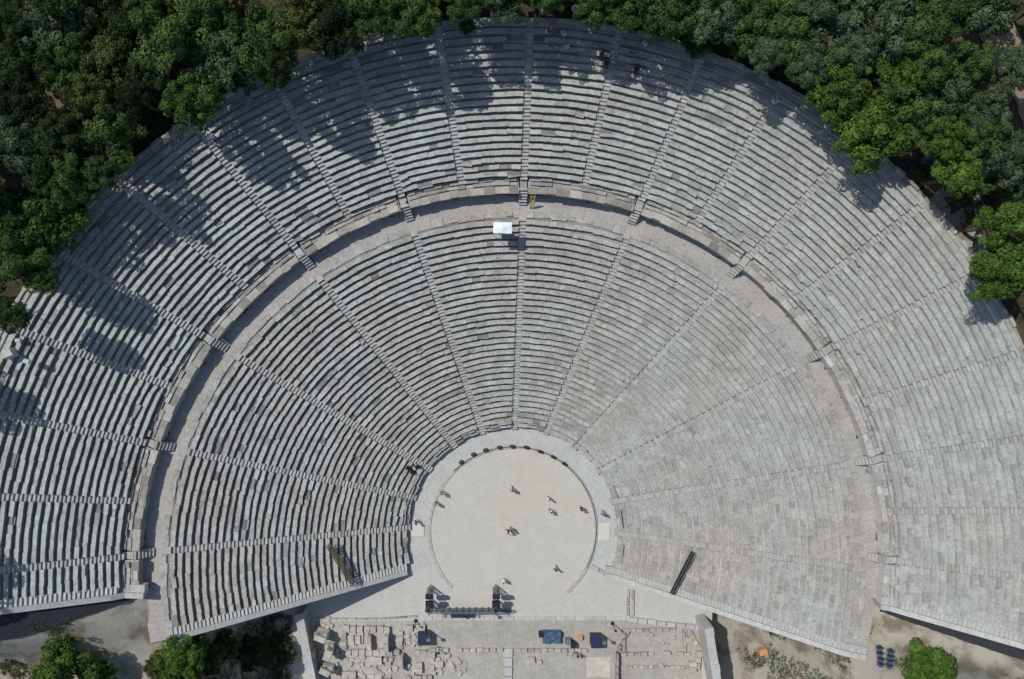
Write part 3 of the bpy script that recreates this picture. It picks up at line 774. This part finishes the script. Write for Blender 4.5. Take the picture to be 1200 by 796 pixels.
# loose white rubble on the rim, top rows
for x, y, z in [(-28.9, 41.9, 20.2), (-28.3, 41.2, 20.0), (-29.6, 42.4, 20.4), (-28.6, 42.2, 20.3), (-45.0, 22.8, 20.3), (-44.4, 20.9, 20.1), (-35.4, 36.2, 20.3), (3.0, 50.9, 20.6), (3.4, 49.9, 20.0), (2.7, 49.2, 19.6), (-40.6, 31.6, 20.3), (-19.4, 47.6, 20.6), (-14.6, 49.1, 20.5), (10.4, 50.2, 20.5), (22.5, 45.4, 20.4)]:
    mb = MB(); s = random.uniform(.35, .65); mb.stone((0, 0, s*.2), (s, s*.7, s*.5), random.random()*3, .9, .2)
    o = mb.build('loose_block', M['coping']); o.location = (x, y, z); tag(o, 'white broken block lying along the upper rim of the seats', 'stone block', 'broken blocks on the rim')

# dirt track through the trees at the upper right
def track(name, pts, w, lift=.1, mat='dirt'):
    v = []; f = []; n = len(pts)
    for i, (x, y) in enumerate(pts):
        a = pts[max(0, i-1)]; b = pts[min(n-1, i+1)]; d = Vector((b[0]-a[0], b[1]-a[1])).normalized()
        ww = w*random.uniform(.85, 1.15)
        for s in (-1, 0, 1): 
            px, py = x-d.y*ww*s, y+d.x*ww*s; v.append((px, py, ground_z(px, py)+lift))
    for i in range(n-1):
        for k in range(2): a = i*3+k; f.append((a, a+1, a+4, a+3))
    me = bpy.data.meshes.new(name); me.from_pydata(v, [], f); me.materials.append(M[mat]); me.update()
    o = bpy.data.objects.new(name, me); C.objects.link(o); tag(o, kind='structure')
def interp(P_, n):
    out = []
    for (a, b), (c, d) in zip(P_[:-1], P_[1:]):
        for i in range(n): out.append((a+(c-a)*i/n, b+(d-b)*i/n))
    return out+[P_[-1]]
track('dirt_track', interp([(39.6, 58), (41.9, 53.8), (44.0, 50.4), (46.0, 47), (48.3, 42.5), (51, 37)], 6), 1.5, .15)
track('dirt_path', interp([(43.4, 41.5), (42.3, 39), (42.6, 36.8), (40.9, 35.2), (40.6, 32.6)], 5), .6, .15)
track('bare_earth', interp([(38.2, 37.4), (39.9, 35.6), (42.2, 32.6), (43.6, 29.6)], 5), .95, .1, 'path')
track('dirt_clearing', interp([(-44.5, 46.5), (-43.0, 44.2), (-40.3, 43.4), (-38.5, 42.8)], 5), 1.5, .15, 'dark_dirt')

# ------------------------------------------------------------------ trees
def crown_mesh(seed, R=2.5, H=2.2, puffs=66, leaves=225, flat=.5):
    g = np.random.default_rng(seed)
    V = []; T = []
    lobes = g.uniform(.55, 1.15, 7)
    cen = []
    tries = 0; nb = int(g.integers(5, 9)); bl = [(0, 0, H, R*.42)]
    for q in range(nb):
        qa = 2*np.pi*(q+g.uniform(-.3, .3))/nb; qr = R*g.uniform(.42, .78); bl.append((qr*np.cos(qa), qr*np.sin(qa), H*g.uniform(.45, .95), R*g.uniform(.26, .44)))
    while len(cen) < puffs and tries < 6000:
        tries += 1
        a = g.uniform(0, 2*np.pi); k = a/(2*np.pi)*7; i = int(k) % 7; f = k-int(k)
        Rm = R*(lobes[i]*(1-f)+lobes[(i+1) % 7]*f)
        L = bl[g.integers(len(bl))]; rr = np.sqrt(g.uniform(0, 1))*L[3]
        top = L[2]*(1-.75*(rr/L[3])**2)*g.uniform(.8, 1.05)
        z = top if g.uniform() < .72 else top*g.uniform(.1, .8)
        p = np.array([L[0]+rr*np.cos(a), L[1]+rr*np.sin(a), z]); rr = np.hypot(p[0], p[1])
        if rr > Rm*1.05: continue
        if all(np.linalg.norm((p-q[0])*np.array([1, 1, .8])) > .30 for q in cen): cen.append((p, g.uniform(.22, .56)*(1.15-.3*rr/R), g.uniform(-.15, .55)))
    for p, r, tn in cen:
        n = int(leaves*(r/.5)**2)
        d = g.normal(size=(n, 3)); d /= np.linalg.norm(d, axis=1)[:, None]
        d[:, 2] = np.where(d[:, 2] < -.3, -d[:, 2]*.6, d[:, 2])
        d /= np.linalg.norm(d, axis=1)[:, None]
        pos = p + d*(r*g.uniform(.72, 1.08, (n, 1)))*np.array([1, 1, .75])
        nr = d + g.normal(size=(n, 3))*.45; nr /= np.linalg.norm(nr, axis=1)[:, None]
        t1 = np.cross(nr, g.normal(size=(n, 3))); t1 /= np.linalg.norm(t1, axis=1)[:, None]
        t2 = np.cross(nr, t1); s = g.uniform(.04, .085, (n, 1)); s2 = s*g.uniform(.5, 1, (n, 1))
        q = np.stack([pos-t1*s-t2*s2*.6, pos+t1*s-t2*s2, pos+t1*s*.7+t2*s2, pos-t1*s+t2*s2*.8], 1)
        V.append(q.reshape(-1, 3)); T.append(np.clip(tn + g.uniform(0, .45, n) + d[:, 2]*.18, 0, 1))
    V = np.concatenate(V); T = np.concatenate(T); n = len(T)
    me = bpy.data.meshes.new('crown')
    me.vertices.add(n*4); me.vertices.foreach_set('co', V.astype(np.float32).ravel())
    me.loops.add(n*4); me.loops.foreach_set('vertex_index', np.arange(n*4, dtype=np.int32))
    me.polygons.add(n); me.polygons.foreach_set('loop_start', np.arange(0, n*4, 4, dtype=np.int32))
    at = me.attributes.new('tone', 'FLOAT', 'FACE'); at.data.foreach_set('value', T.astype(np.float32))
    me.update(calc_edges=True); me.materials.append(LEAF['g'])
    return me
def trunk_mesh(seed):
    g = random.Random(seed); mb = MB(); H = 6.2
    pts = [Vector((0, 0, 0))]
    for i in range(5): pts.append(pts[-1]+Vector((g.uniform(-.22, .22), g.uniform(-.22, .22), H/5)))
    for i in range(5): mb.bar(pts[i], pts[i+1], .22-.03*i, .5, n=7, w2=.19-.03*i)
    for k in range(7):
        b = pts[3] if k % 2 else pts[4]; a = k*.9+g.uniform(-.3, .3); L = g.uniform(1.0, 1.9)
        m = b+Vector((cos(a)*L*.55, sin(a)*L*.55, .5)); mb.bar(b, m, .09, .5, n=5, w2=.06); mb.bar(m, m+Vector((cos(a+.3)*L*.5, sin(a+.3)*L*.5, .7)), .06, .5, n=5, w2=.02)
    me_o = mb.build('trunk', M['bark']); me = me_o.data; bpy.data.objects.remove(me_o); return me
CROWNS = [crown_mesh(100+i, H=(2.0, 2.5, 1.7)[i % 3], puffs=(95, 80, 105)[i % 3]) for i in range(12)]
TRUNKS = [trunk_mesh(i) for i in range(4)]
DESC = {'b': ('bright green', 'pine_tree', 'pine tree'), 'g': ('mid green', 'pine_tree', 'pine tree'), 'd': ('dark green', 'pine_tree', 'pine tree'), 'v': ('very dark shaded', 'pine_tree', 'pine tree'),
        't': ('grey green', 'olive_tree', 'tree'), 'y': ('yellowish olive', 'olive_tree', 'tree')}
TREES = [
    (-38.6, 48.28, 2.49, 9.0, 't'), (-40.58, 44.73, 2.36, 9.0, 'd'), (-36.99, 45.16, 2.08, 9.0, 'g'), (-34.04, 45.23, 2.49, 9.0, 'y'), (-32.71, 48.25, 2.22, 9.0, 'd'),
    (-35.7, 42.21, 1.8, 9.0, 'y'), (-34.4, 39.91, 2.22, 9.0, 'g'), (-40.61, 41.76, 1.8, 9.0, 'v'), (-40.96, 38.77, 2.08, 9.0, 't'), (-38.01, 39.5, 1.8, 9.0, 'd'),
    (-32.08, 42.63, 1.52, 9.0, 'v'), (-28.77, 47.36, 2.91, 9.0, 'g'), (-27.79, 42.73, 2.08, 9.0, 'g'), (-25.13, 46.8, 2.63, 9.0, 't'), (-22.14, 47.55, 2.63, 9.0, 'g'),
    (-19.14, 48.97, 2.08, 9.0, 'y'), (-16.46, 48.91, 2.22, 9.0, 'v'), (-20.67, 45.45, 1.52, 9.0, 'v'), (-26.12, 49.76, 1.73, 9.0, 'g'), (-40.03, 33.45, 3.19, 9.0, 'g'),  # second v pine stands in for a dark gap of shade
    (-37.06, 36.18, 2.08, 9.0, 'g'), (-34.75, 36.57, 1.52, 9.0, 'd'), (-39.35, 36.8, 1.94, 9.0, 'd'), (-40.86, 29.09, 2.22, 9.0, 'g'), (-40.72, 28.21, 1.23, 5.4, 'g'),
    (-41.75, 25.04, 1.52, 9.0, 'd'), (-34.1, 38.09, 0.87, 5.4, 'g'), (-30.76, 44.99, 1.66, 9.0, 'd'), (-41.19, 48.33, 1.52, 9.0, 'd'), (-35.32, 50.15, 1.73, 9.0, 'd'),
    (-30.08, 50.3, 1.73, 9.0, 'g'), (-42.02, 31.08, 2.08, 9.0, 'd'), (-13.62, 50.61, 1.84, 7.5, 'g'), (-9.7, 50.52, 1.98, 7.5, 'g'), (-5.69, 51.45, 1.55, 7.5, 'g'),
    (-2.57, 51.82, 1.7, 7.5, 't'), (0.91, 52.48, 1.55, 7.5, 'g'), (5.13, 51.78, 1.7, 7.5, 'g'), (8.31, 51.32, 1.98, 7.5, 'g'), (11.5, 51.0, 2.12, 7.5, 'g'),
    (14.51, 49.72, 1.32, 4.5, 'g'), (-24.37, 45.39, 1.31, 5.4, 'v'), (15.77, 50.98, 2.4, 7.5, 't'), (18.65, 50.37, 2.12, 7.5, 'g'), (18.31, 49.03, 0.88, 4.5, 'g'),
    (21.54, 49.75, 2.54, 7.5, 'g'), (19.64, 47.75, 1.41, 7.5, 't'), (24.02, 51.01, 1.98, 7.5, 't'), (25.98, 45.95, 2.68, 7.5, 'b'), (23.41, 47.15, 1.7, 7.5, 't'),
    (29.11, 50.46, 2.97, 7.5, 't'), (32.76, 50.21, 2.4, 7.5, 'g'), (35.13, 51.55, 1.98, 7.5, 'g'), (33.59, 47.06, 2.4, 7.5, 'g'), (31.42, 46.3, 1.98, 7.5, 'b'),
    (29.37, 42.01, 3.11, 7.5, 'b'), (32.62, 43.15, 2.4, 7.5, 'g'), (27.21, 48.3, 1.84, 7.5, 't'), (36.22, 45.36, 2.4, 7.5, 't'), (37.2, 47.1, 1.9, 7.5, 'g'),
    (38.8, 43.2, 2.0, 7.5, 't'), (38.55, 41.86, 1.84, 7.5, 'g'), (34.89, 41.07, 1.7, 7.5, 'b'), (36.69, 38.25, 1.98, 7.5, 'b'), (41.45, 39.78, 2.12, 7.5, 't'),
    (41.07, 33.89, 2.12, 7.5, 'b'), (41.36, 30.07, 2.54, 7.5, 'b'), (40.51, 37.66, 0.73, 4.5, 'g'), (43.68, 37.35, 1.32, 4.5, 't'), (44.4, 53.2, 1.5, 5.5, 't'),
    (49.2, 47.5, 1.98, 7.5, 'g'), (-43.71, -8.55, 2.34, 4.5, 'b'), (-40.99, -10.33, 1.1, 3.2, 'b'), (-33.95, -9.46, 2.0, 4.5, 'b'), (-34.09, -11.83, 1.65, 3.2, 'g'),
    (-31.37, -10.73, 1.47, 3.2, 'g'), (-29.6, -13.4, 1.6, 3.2, 'd'), (-32.46, -14.46, 1.38, 3.2, 'd'), (41.53, -9.71, 2.5, 4.5, 'b'), (49.3, -9.6, 1.27, 3.2, 'g'),
    (-26.1, -13.57, 1.1, 3.2, 'd'),
]

EXTRA = []
gx = random.Random(5)
for _ in range(700):          # woodland just beyond the frame, reaching in at its edges
    a = rad(gx.uniform(-84, 78)); r = gx.uniform(57, 74); x, y = r*sin(a), r*cos(a)
    if abs(y) > 200 or y < 8: continue
    if min([math.hypot(x-t[0], y-t[1]) for t in TREES+EXTRA]) < 3.3: continue
    if 37 < x < 52 and y > 40 and abs((x-39.6)*.866+(y-58)*.5) < 3.4: continue   # keep the track open
    if math.hypot(x+43, y-44.5) < 4.0: continue
    EXTRA.append((x, y, gx.uniform(1.6, 2.6), 8.0, gx.choice('gdtvg') if x < 0 else gx.choice('gdtgb')))
EXTRA += [(-55.5, -1.0, 3.2, 9, 'g'), (-56, 4.5, 3.0, 10, 'd'), (-55.3, 9.5, 2.8, 10, 'd'), (-52.5, 15.0, 2.6, 9.5, 'd'), (-50.3, 19.8, 2.4, 8, 'd')]
SH = [(-32.6, -11.4, 1.5, 2.3, 'g'), (-30.2, -12.9, 1.5, 2.2, 'd'), (-36.6, -10.6, 1.0, 1.6, 'y'), (-35.7, -12.6, 1.4, 2.2, 'd'), (-33.3, -8.9, 1.0, 1.8, 'g'),
  (-5.6, 51.3, .7, 1.6, 'g'), (-9.5, 51.7, .8, 2.2, 'd'), (12.5, 51.8, .9, 2.2, 'g')]
MID = [(x_, 53.6+.5*((i*7) % 3), 2.2, 7.8, 'gdgtgdgbt'[i % 9]) for i, x_ in enumerate([-14.5, -10.8, -7.4, -4.0, -.6, 2.8, 6.2, 9.6, 13.0, 16.6])]
EXTRA = EXTRA+MID+SH
print('extra trees', len(EXTRA))
allt = []
for (x, y, r, h, k) in TREES+EXTRA:
    if h == 9.0 and x < 0 and y > 8:      # shorter trees stand farther out
        q = 1.036 if x < -30 else 1.022
        x, y = -4.1+(x+4.1)*q, 25.75+(y-25.75)*q
    ox, oy = x, y
    if y > 5 and math.hypot(x, y) < 53.0:
        f = 53.0/math.hypot(x, y); x, y = x*f, y*f
    if h == 9.0 and x < 0: h = 6.2 if x < -30 else 7.2
    if x < -45 and y > 8: h = min(h, 6.2)
    allt.append((x, y, r*((1.22 if math.hypot(ox, oy) > 53.3 or x > -30 else 1.06) if y > 5 else 1.3), h, k, ox, oy))
def zone(x, y):
    if y < 0: return 'below the left wing' if x < 0 else 'below the right wing'
    if math.hypot(x, y) > 57: return 'in the outer wood '+('left' if x < 0 else 'right')
    if x < -27: return 'at the upper left'
    if x < -8: return 'above the seats left of centre'
    if x < 13: return 'behind the top rows'
    if x < 30: return 'above the seats right of centre'
    return 'at the upper right'
info = []
for t in allt:
    size = 'large' if t[2] > 2.3 else ('small' if t[2] < 1.4 else 'medium')
    info.append('%s %s %s %s' % (size, DESC[t[4]][0], 'shrub' if t[3] < 2.4 else 'pine' if DESC[t[4]][1] == 'pine_tree' else 'tree', zone(t[0], t[1])))
for idx, (x, y, r, h, k, ox, oy) in enumerate(allt):
    same = sorted([i for i in range(len(allt)) if info[i] == info[idx]], key=lambda i: allt[i][0])
    lab = info[idx]
    if len(same) > 1: lab += ', %s from left' % ordn[min(19, same.index(idx))]
    gz = ground_z(x, y); rz = random.uniform(0, 6.28)
    sh = h < 2.4
    root = empty('shrub' if sh else DESC[k][1], (x, y, gz-.1), rz)
    outer = math.hypot(x, y) > 57
    tag(root, lab, 'shrub' if sh else DESC[k][2], 'trees of the surrounding woodland' if y > 0 else 'trees below the retaining walls')
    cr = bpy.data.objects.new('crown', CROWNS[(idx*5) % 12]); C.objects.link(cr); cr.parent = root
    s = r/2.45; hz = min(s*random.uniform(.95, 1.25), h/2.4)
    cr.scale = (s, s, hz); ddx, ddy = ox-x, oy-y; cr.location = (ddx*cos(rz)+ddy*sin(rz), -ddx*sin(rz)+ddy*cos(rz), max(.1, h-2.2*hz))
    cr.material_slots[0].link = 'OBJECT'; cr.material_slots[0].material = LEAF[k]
    tr = bpy.data.objects.new('trunk', TRUNKS[idx % 4]); C.objects.link(tr); tr.parent = root
    ts = max(.1, (h-1.6*hz)/6.2); tr.scale = (max(.6, s), max(.6, s), ts)
# low undergrowth between the trees
def tufts(name, seed, spots, mat, label, s_=(.07, .15), n=26, h=.6):
    g = np.random.default_rng(seed); V = []; T = []
    for x, y, s0 in spots:
        p = np.array([x, y, ground_z(x, y)+.04]) + np.abs(g.normal(size=(n, 3)))*np.array([0, 0, s0*h]) + g.normal(size=(n, 3))*np.array([s0*.6, s0*.6, .02])
        d1 = g.normal(size=(n, 3)); d1 /= np.linalg.norm(d1, axis=1)[:, None]; d2 = np.cross(d1, g.normal(size=(n, 3))); d2 /= np.linalg.norm(d2, axis=1)[:, None]
        s = g.uniform(*s_, (n, 1)); V.append(np.stack([p-d1*s, p-d2*s, p+d1*s, p+d2*s], 1).reshape(-1, 3)); T.append(g.uniform(0, 1, n))
    V = np.concatenate(V); T = np.concatenate(T); n = len(T)
    me = bpy.data.meshes.new(name); me.vertices.add(n*4); me.vertices.foreach_set('co', V.astype(np.float32).ravel())
    me.loops.add(n*4); me.loops.foreach_set('vertex_index', np.arange(n*4, dtype=np.int32)); me.polygons.add(n); me.polygons.foreach_set('loop_start', np.arange(0, n*4, 4, dtype=np.int32))
    at = me.attributes.new('tone', 'FLOAT', 'FACE'); at.data.foreach_set('value', T.astype(np.float32)); me.update(calc_edges=True); me.materials.append(mat)
    o = bpy.data.objects.new(name, me); C.objects.link(o); tag(o, label, 'grass', kind='stuff')
LEAF['dry'] = leaf_mat('dry_grass_blades', (.07, .055, .028), (.20, .17, .085))
gg = random.Random(9); g1 = []; g2 = []
def gn(x, y, s, f=.35): return noise.noise(Vector((x*f, y*f, s)))
for _ in range(9000):
    x = gg.uniform(28, 60); y = gg.uniform(-20, -7)
    if edge_d('L' if x < 36.9 else 'U', 1, x, y) > -.7: continue
    dn = gn(x, y, 2) + (.2 if 31 < x < 36 and y < -10.5 else -.3)
    if dn > .06: (g2 if gn(x, y, 17, .8) > -.25 else g1).append((x, y, gg.uniform(.12, .4)))
for _ in range(9000):
    x = gg.uniform(-58, -26); y = gg.uniform(-20, -4)
    if edge_d('L' if x > -35.5 else 'U', -1, x, y) > -1.6: continue
    dn = gn(x, y, 2) + (.15 if x > -39 and y < -10.2 else -.35) + (.2 if x > -33 else 0)
    if dn > .08: (g2 if gn(x, y, 17, .8) > -.02 else g1).append((x, y, gg.uniform(.12, .42)))
tufts('dry_grass', 3, g1, LEAF['dry'], 'rough dry grass on the earth below the retaining walls', (.03, .07), n=26, h=.4)
tufts('green_grass', 4, g2, LEAF['g'], 'rough green weeds on the earth below the retaining walls', (.03, .07), n=24, h=.5)
def brush():
    g = np.random.default_rng(77); V = []; T = []
    for _ in range(2600):
        a = math.radians(g.uniform(-80, 72)); r = g.uniform(53.6, 64); x, y = r*sin(a), r*cos(a)
        if noise.noise(Vector((x*.25, y*.25, 8))) < -.05: continue
        if x > 36 and abs((x-38.6)*.866+(y-58)*.5) < 2.0: continue
        if math.hypot(x+42, y-44.5) < 2.6: continue
        n = 26; s0 = g.uniform(.25, .6)
        p = np.array([x, y, ground_z(x, y)+.05]) + np.abs(g.normal(size=(n, 3)))*np.array([0, 0, s0*.6]) + g.normal(size=(n, 3))*np.array([s0*.6, s0*.6, .02])
        d1 = g.normal(size=(n, 3)); d1 /= np.linalg.norm(d1, axis=1)[:, None]; d2 = np.cross(d1, g.normal(size=(n, 3))); d2 /= np.linalg.norm(d2, axis=1)[:, None]
        s = g.uniform(.07, .15, (n, 1)); V.append(np.stack([p-d1*s, p-d2*s, p+d1*s, p+d2*s], 1).reshape(-1, 3)); T.append(g.uniform(0, 1, n))
    V = np.concatenate(V); T = np.concatenate(T); n = len(T)
    me = bpy.data.meshes.new('undergrowth'); me.vertices.add(n*4); me.vertices.foreach_set('co', V.astype(np.float32).ravel())
    me.loops.add(n*4); me.loops.foreach_set('vertex_index', np.arange(n*4, dtype=np.int32)); me.polygons.add(n); me.polygons.foreach_set('loop_start', np.arange(0, n*4, 4, dtype=np.int32))
    at = me.attributes.new('tone', 'FLOAT', 'FACE'); at.data.foreach_set('value', T.astype(np.float32)); me.update(calc_edges=True); me.materials.append(LEAF['d'])
    o = bpy.data.objects.new('undergrowth', me); C.objects.link(o); tag(o, 'low dark undergrowth covering the ground between the trees', 'undergrowth', kind='stuff')
brush()

# ------------------------------------------------------------------ people
def person(x, y, z, rz, shirt, trousers, pose, label):
    J = {'pelvis': (0, 0, .88), 'waist': (0, 0, 1.02), 'chest': (0, .01, 1.25), 'neck': (0, 0, 1.40), 'head0': (0, .01, 1.47), 'head1': (0, .015, 1.56), 'head2': (0, .0, 1.64)}
    R_ = {'pelvis': .135, 'waist': .12, 'chest': .145, 'neck': .055, 'head0': .075, 'head1': .095, 'head2': .07}
    E_ = [('pelvis', 'waist'), ('waist', 'chest'), ('chest', 'neck'), ('neck', 'head0'), ('head0', 'head1'), ('head1', 'head2')]
    st = {'stand': 0, 'walk': .24, 'sit': 0}[pose]
    for s, n in ((-1, 'l'), (1, 'r')):
        if pose == 'sit':
            leg = [(s*.10, 0, .86), (s*.13, .42, .88), (s*.12, .45, .46), (s*.12, .58, .44)]
        else:
            leg = [(s*.10, 0, .84), (s*.11, s*st*.5+.03, .46), (s*.11, s*st, .07), (s*.12, s*st+.15, .04)]
        arm = [(s*.19, 0, 1.34), (s*.25, -s*st*.4-.02, 1.08), (s*.24, -s*st*.8+.10, .87), (s*.235, -s*st*.8+.15, .79)]
        for i, (p, r) in enumerate(zip(leg, (.095, .062, .042, .035))): J['leg%s%d' % (n, i)] = p; R_['leg%s%d' % (n, i)] = r
        for i, (p, r) in enumerate(zip(arm, (.058, .042, .032, .034))): J['arm%s%d' % (n, i)] = p; R_['arm%s%d' % (n, i)] = r
        E_ += [('pelvis', 'leg%s0' % n), ('chest', 'arm%s0' % n)] + [('leg%s%d' % (n, i), 'leg%s%d' % (n, i+1)) for i in range(3)] + [('arm%s%d' % (n, i), 'arm%s%d' % (n, i+1)) for i in range(3)]
    keys = list(J); me = bpy.data.meshes.new('person')
    me.from_pydata([J[k] for k in keys], [(keys.index(a), keys.index(b)) for a, b in E_], [])
    o = bpy.data.objects.new('person', me); C.objects.link(o)
    o.modifiers.new('Skin', 'SKIN')
    if not me.skin_vertices: me.skin_vertices.new()
    for i, k in enumerate(keys):
        sv = me.skin_vertices[0].data[i]; sv.radius = (R_[k], R_[k]*(.75 if k in ('chest', 'waist', 'pelvis') else 1)); sv.use_root = (k == 'pelvis')
    sb = o.modifiers.new('Sub', 'SUBSURF'); sb.levels = 1; sb.render_levels = 1
    dg = bpy.context.evaluated_depsgraph_get(); m2 = bpy.data.meshes.new_from_object(o.evaluated_get(dg))
    o.modifiers.clear(); o.data = m2; m2.materials.clear()
    for m in (M['skin'], shirt, trousers): m2.materials.append(m)
    for p in m2.polygons:
        c = p.center; zc = c.z; p.use_smooth = True
        if zc > 1.41: p.material_index = 0
        elif zc > .93 and not (abs(c.x) > .18 and zc < 1.1): p.material_index = 1
        elif abs(c.x) > .185 and pose != 'sit': p.material_index = 0
        else: p.material_index = 2 if zc > .09 else 2
    o.location = (x, y, z); o.rotation_euler = (0, 0, rz)
    hb = MB()
    for i in range(8):
        for j in range(4):
            def hp(i, j):
                a = 2*math.pi*i/8; b = math.pi/2*j/4; return (.10*cos(a)*cos(b), -.012+.108*sin(a)*cos(b), 1.575+.11*sin(b))
            hb.quad(hp(i, j), hp(i+1, j), hp(i+1, j+1), hp(i, j+1))
    hb.build('hair', M['hair'], o, True)
    tag(o, label, 'person'); return o
cl = {}
for n_, c_ in dict(white=(.75, .75, .74), black=(.025, .025, .03), blue=(.08, .22, .42), red=(.35, .06, .06), grey=(.2, .2, .2), sand=(.38, .27, .16), jeans=(.05, .08, .15), lblue=(.25, .5, .7), pink=(.5, .25, .28)).items(): cl[n_] = plain('cloth_'+n_, c_, .9)
PEOPLE = [(-.18, 5.0, 0, .5, 'grey', 'black', 'walk', 'person in grey walking alone in the upper middle of the orchestra'),
 (4.15, 4.0, 0, 2.2, 'white', 'sand', 'stand', 'upper person of the pair on the right of the orchestra, white top and tan trousers'),
 (4.35, 2.5, 0, 1.2, 'white', 'black', 'stand', 'lower person of the pair on the right of the orchestra, white top and dark trousers'),
 (-.6, .1, 0, 1.9, 'black', 'grey', 'walk', 'person in black walking across the very centre of the orchestra'),
 (-.25, .3, 0, 1.7, 'grey', 'black', 'stand', 'person in grey standing beside the walker at the orchestra centre'),
 (5.05, -4.4, 0, 3.0, 'grey', 'jeans', 'walk', 'person in grey walking in the lower right of the orchestra'),
 (-9.1, 3.35, 0, .2, 'lblue', 'black', 'stand', 'person in light blue top at the left edge of the orchestra'),
 (-11.4, 1.15, 0, -1.0, 'blue', 'black', 'walk', 'person in blue walking just left of the orchestra ring'),
 (8.0, 2.8, 0, 1.4, 'black', 'black', 'stand', 'person all in black inside the right edge of the orchestra'),
 (10.6, 2.2, 0, .4, 'grey', 'grey', 'walk', 'person in grey outside the right edge of the orchestra ring'),
 (-1.1, -5.8, 0, .6, 'white', 'white', 'stand', 'person all in white standing by the right tower of the stage rig'),
 (-8.4, 4.6, 0, .6, 'sand', 'red', 'stand', 'person in tan top and red trousers near the upper left orchestra edge'),
 (-11.6, 36.6, 11.52, .3, 'red', 'black', 'walk', 'person in dark red walking on the middle walkway, right of two'),
 (-14.3, 35.7, 11.52, .3, 'black', 'black', 'stand', 'person in black standing on the middle walkway, left of two'),
 (9.2, 49.35, 18.93, 3.1, 'blue', 'black', 'stand', 'person in blue standing in the shaded top rows right of centre')]
for (x, y, z, rz, a, b, pose, lab) in PEOPLE: person(x, y, z+(.28 if 11 < z < 12 else .02), rz, cl[a], cl[b], pose, lab)
def seat_at(deg, i, tier='L'):
    r, z, dr, dz = rowcount_z(tier, i); th = rad(deg); p = P(r+.28, th); return p[0], p[1], z+dz
for deg, i, sh, lab in ((-55.2, 2, 'pink', 'seated person in pink in the lower left front rows'), (-57.8, 3, 'black', 'seated person in black just behind the one in pink'), (-58.6, 2, 'black', 'seated person in black beside the one in pink')):
    x, y, z = seat_at(deg, i); person(x, y, z-.76, math.pi - rad(deg), cl[sh], cl['jeans'], 'sit', lab)
for deg, i, lab, sh in ((7.6, 17, 'left seated person of three in the shaded top rows', 'black'), (8.3, 16, 'middle seated person of three in the shaded top rows', 'black'), (11.6, 16, 'right seated person of three in the shaded top rows', 'black')):
    x, y, z = seat_at(deg, i, 'U'); person(x, y, z-.76, math.pi - rad(deg), cl[sh], cl['black'], 'sit', lab)

# ------------------------------------------------------------------ light, sky, camera
w = bpy.data.worlds.new('World'); bpy.context.scene.world = w; w.use_nodes = True
nt = w.node_tree; bg = nt.nodes['Background']
sky = nt.nodes.new('ShaderNodeTexSky'); sky.sky_type = 'NISHITA'; sky.sun_disc = False
Lx, Ly = .57, -.44                      # horizontal shadow offset per metre of height
d = Vector((Lx, Ly, -1)).normalized()
el = math.asin(-d.z); az = math.atan2(-d.x, -d.y)
sky.sun_elevation = el; sky.sun_rotation = az
nt.links.new(sky.outputs[0], bg.inputs[0]); bg.inputs[1].default_value = SKY
sl = bpy.data.lights.new('sun', 'SUN'); sl.energy = SUN; sl.angle = rad(.53); sl.color = (1, .96, .9)
so = bpy.data.objects.new('sun', sl); C.objects.link(so); so.rotation_euler = d.to_track_quat('-Z', 'Y').to_euler()
cam = bpy.data.cameras.new('camera'); co = bpy.data.objects.new('camera', cam); C.objects.link(co)
co.location = (-4.14511, 25.75359, 89.48519); co.rotation_euler = (-.0352762, -.0413352, .0128725)
cam.sensor_width = 36; cam.lens = 36*891.737/1200; cam.clip_end = 5000; cam.clip_start = 1
sc = bpy.context.scene; sc.camera = co
sc.view_settings.view_transform = 'Standard'; sc.view_settings.look = 'None'; sc.view_settings.exposure = 0; sc.view_settings.gamma = 1
sc.render.engine = 'CYCLES'; sc.cycles.max_bounces = 5; sc.cycles.diffuse_bounces = 3
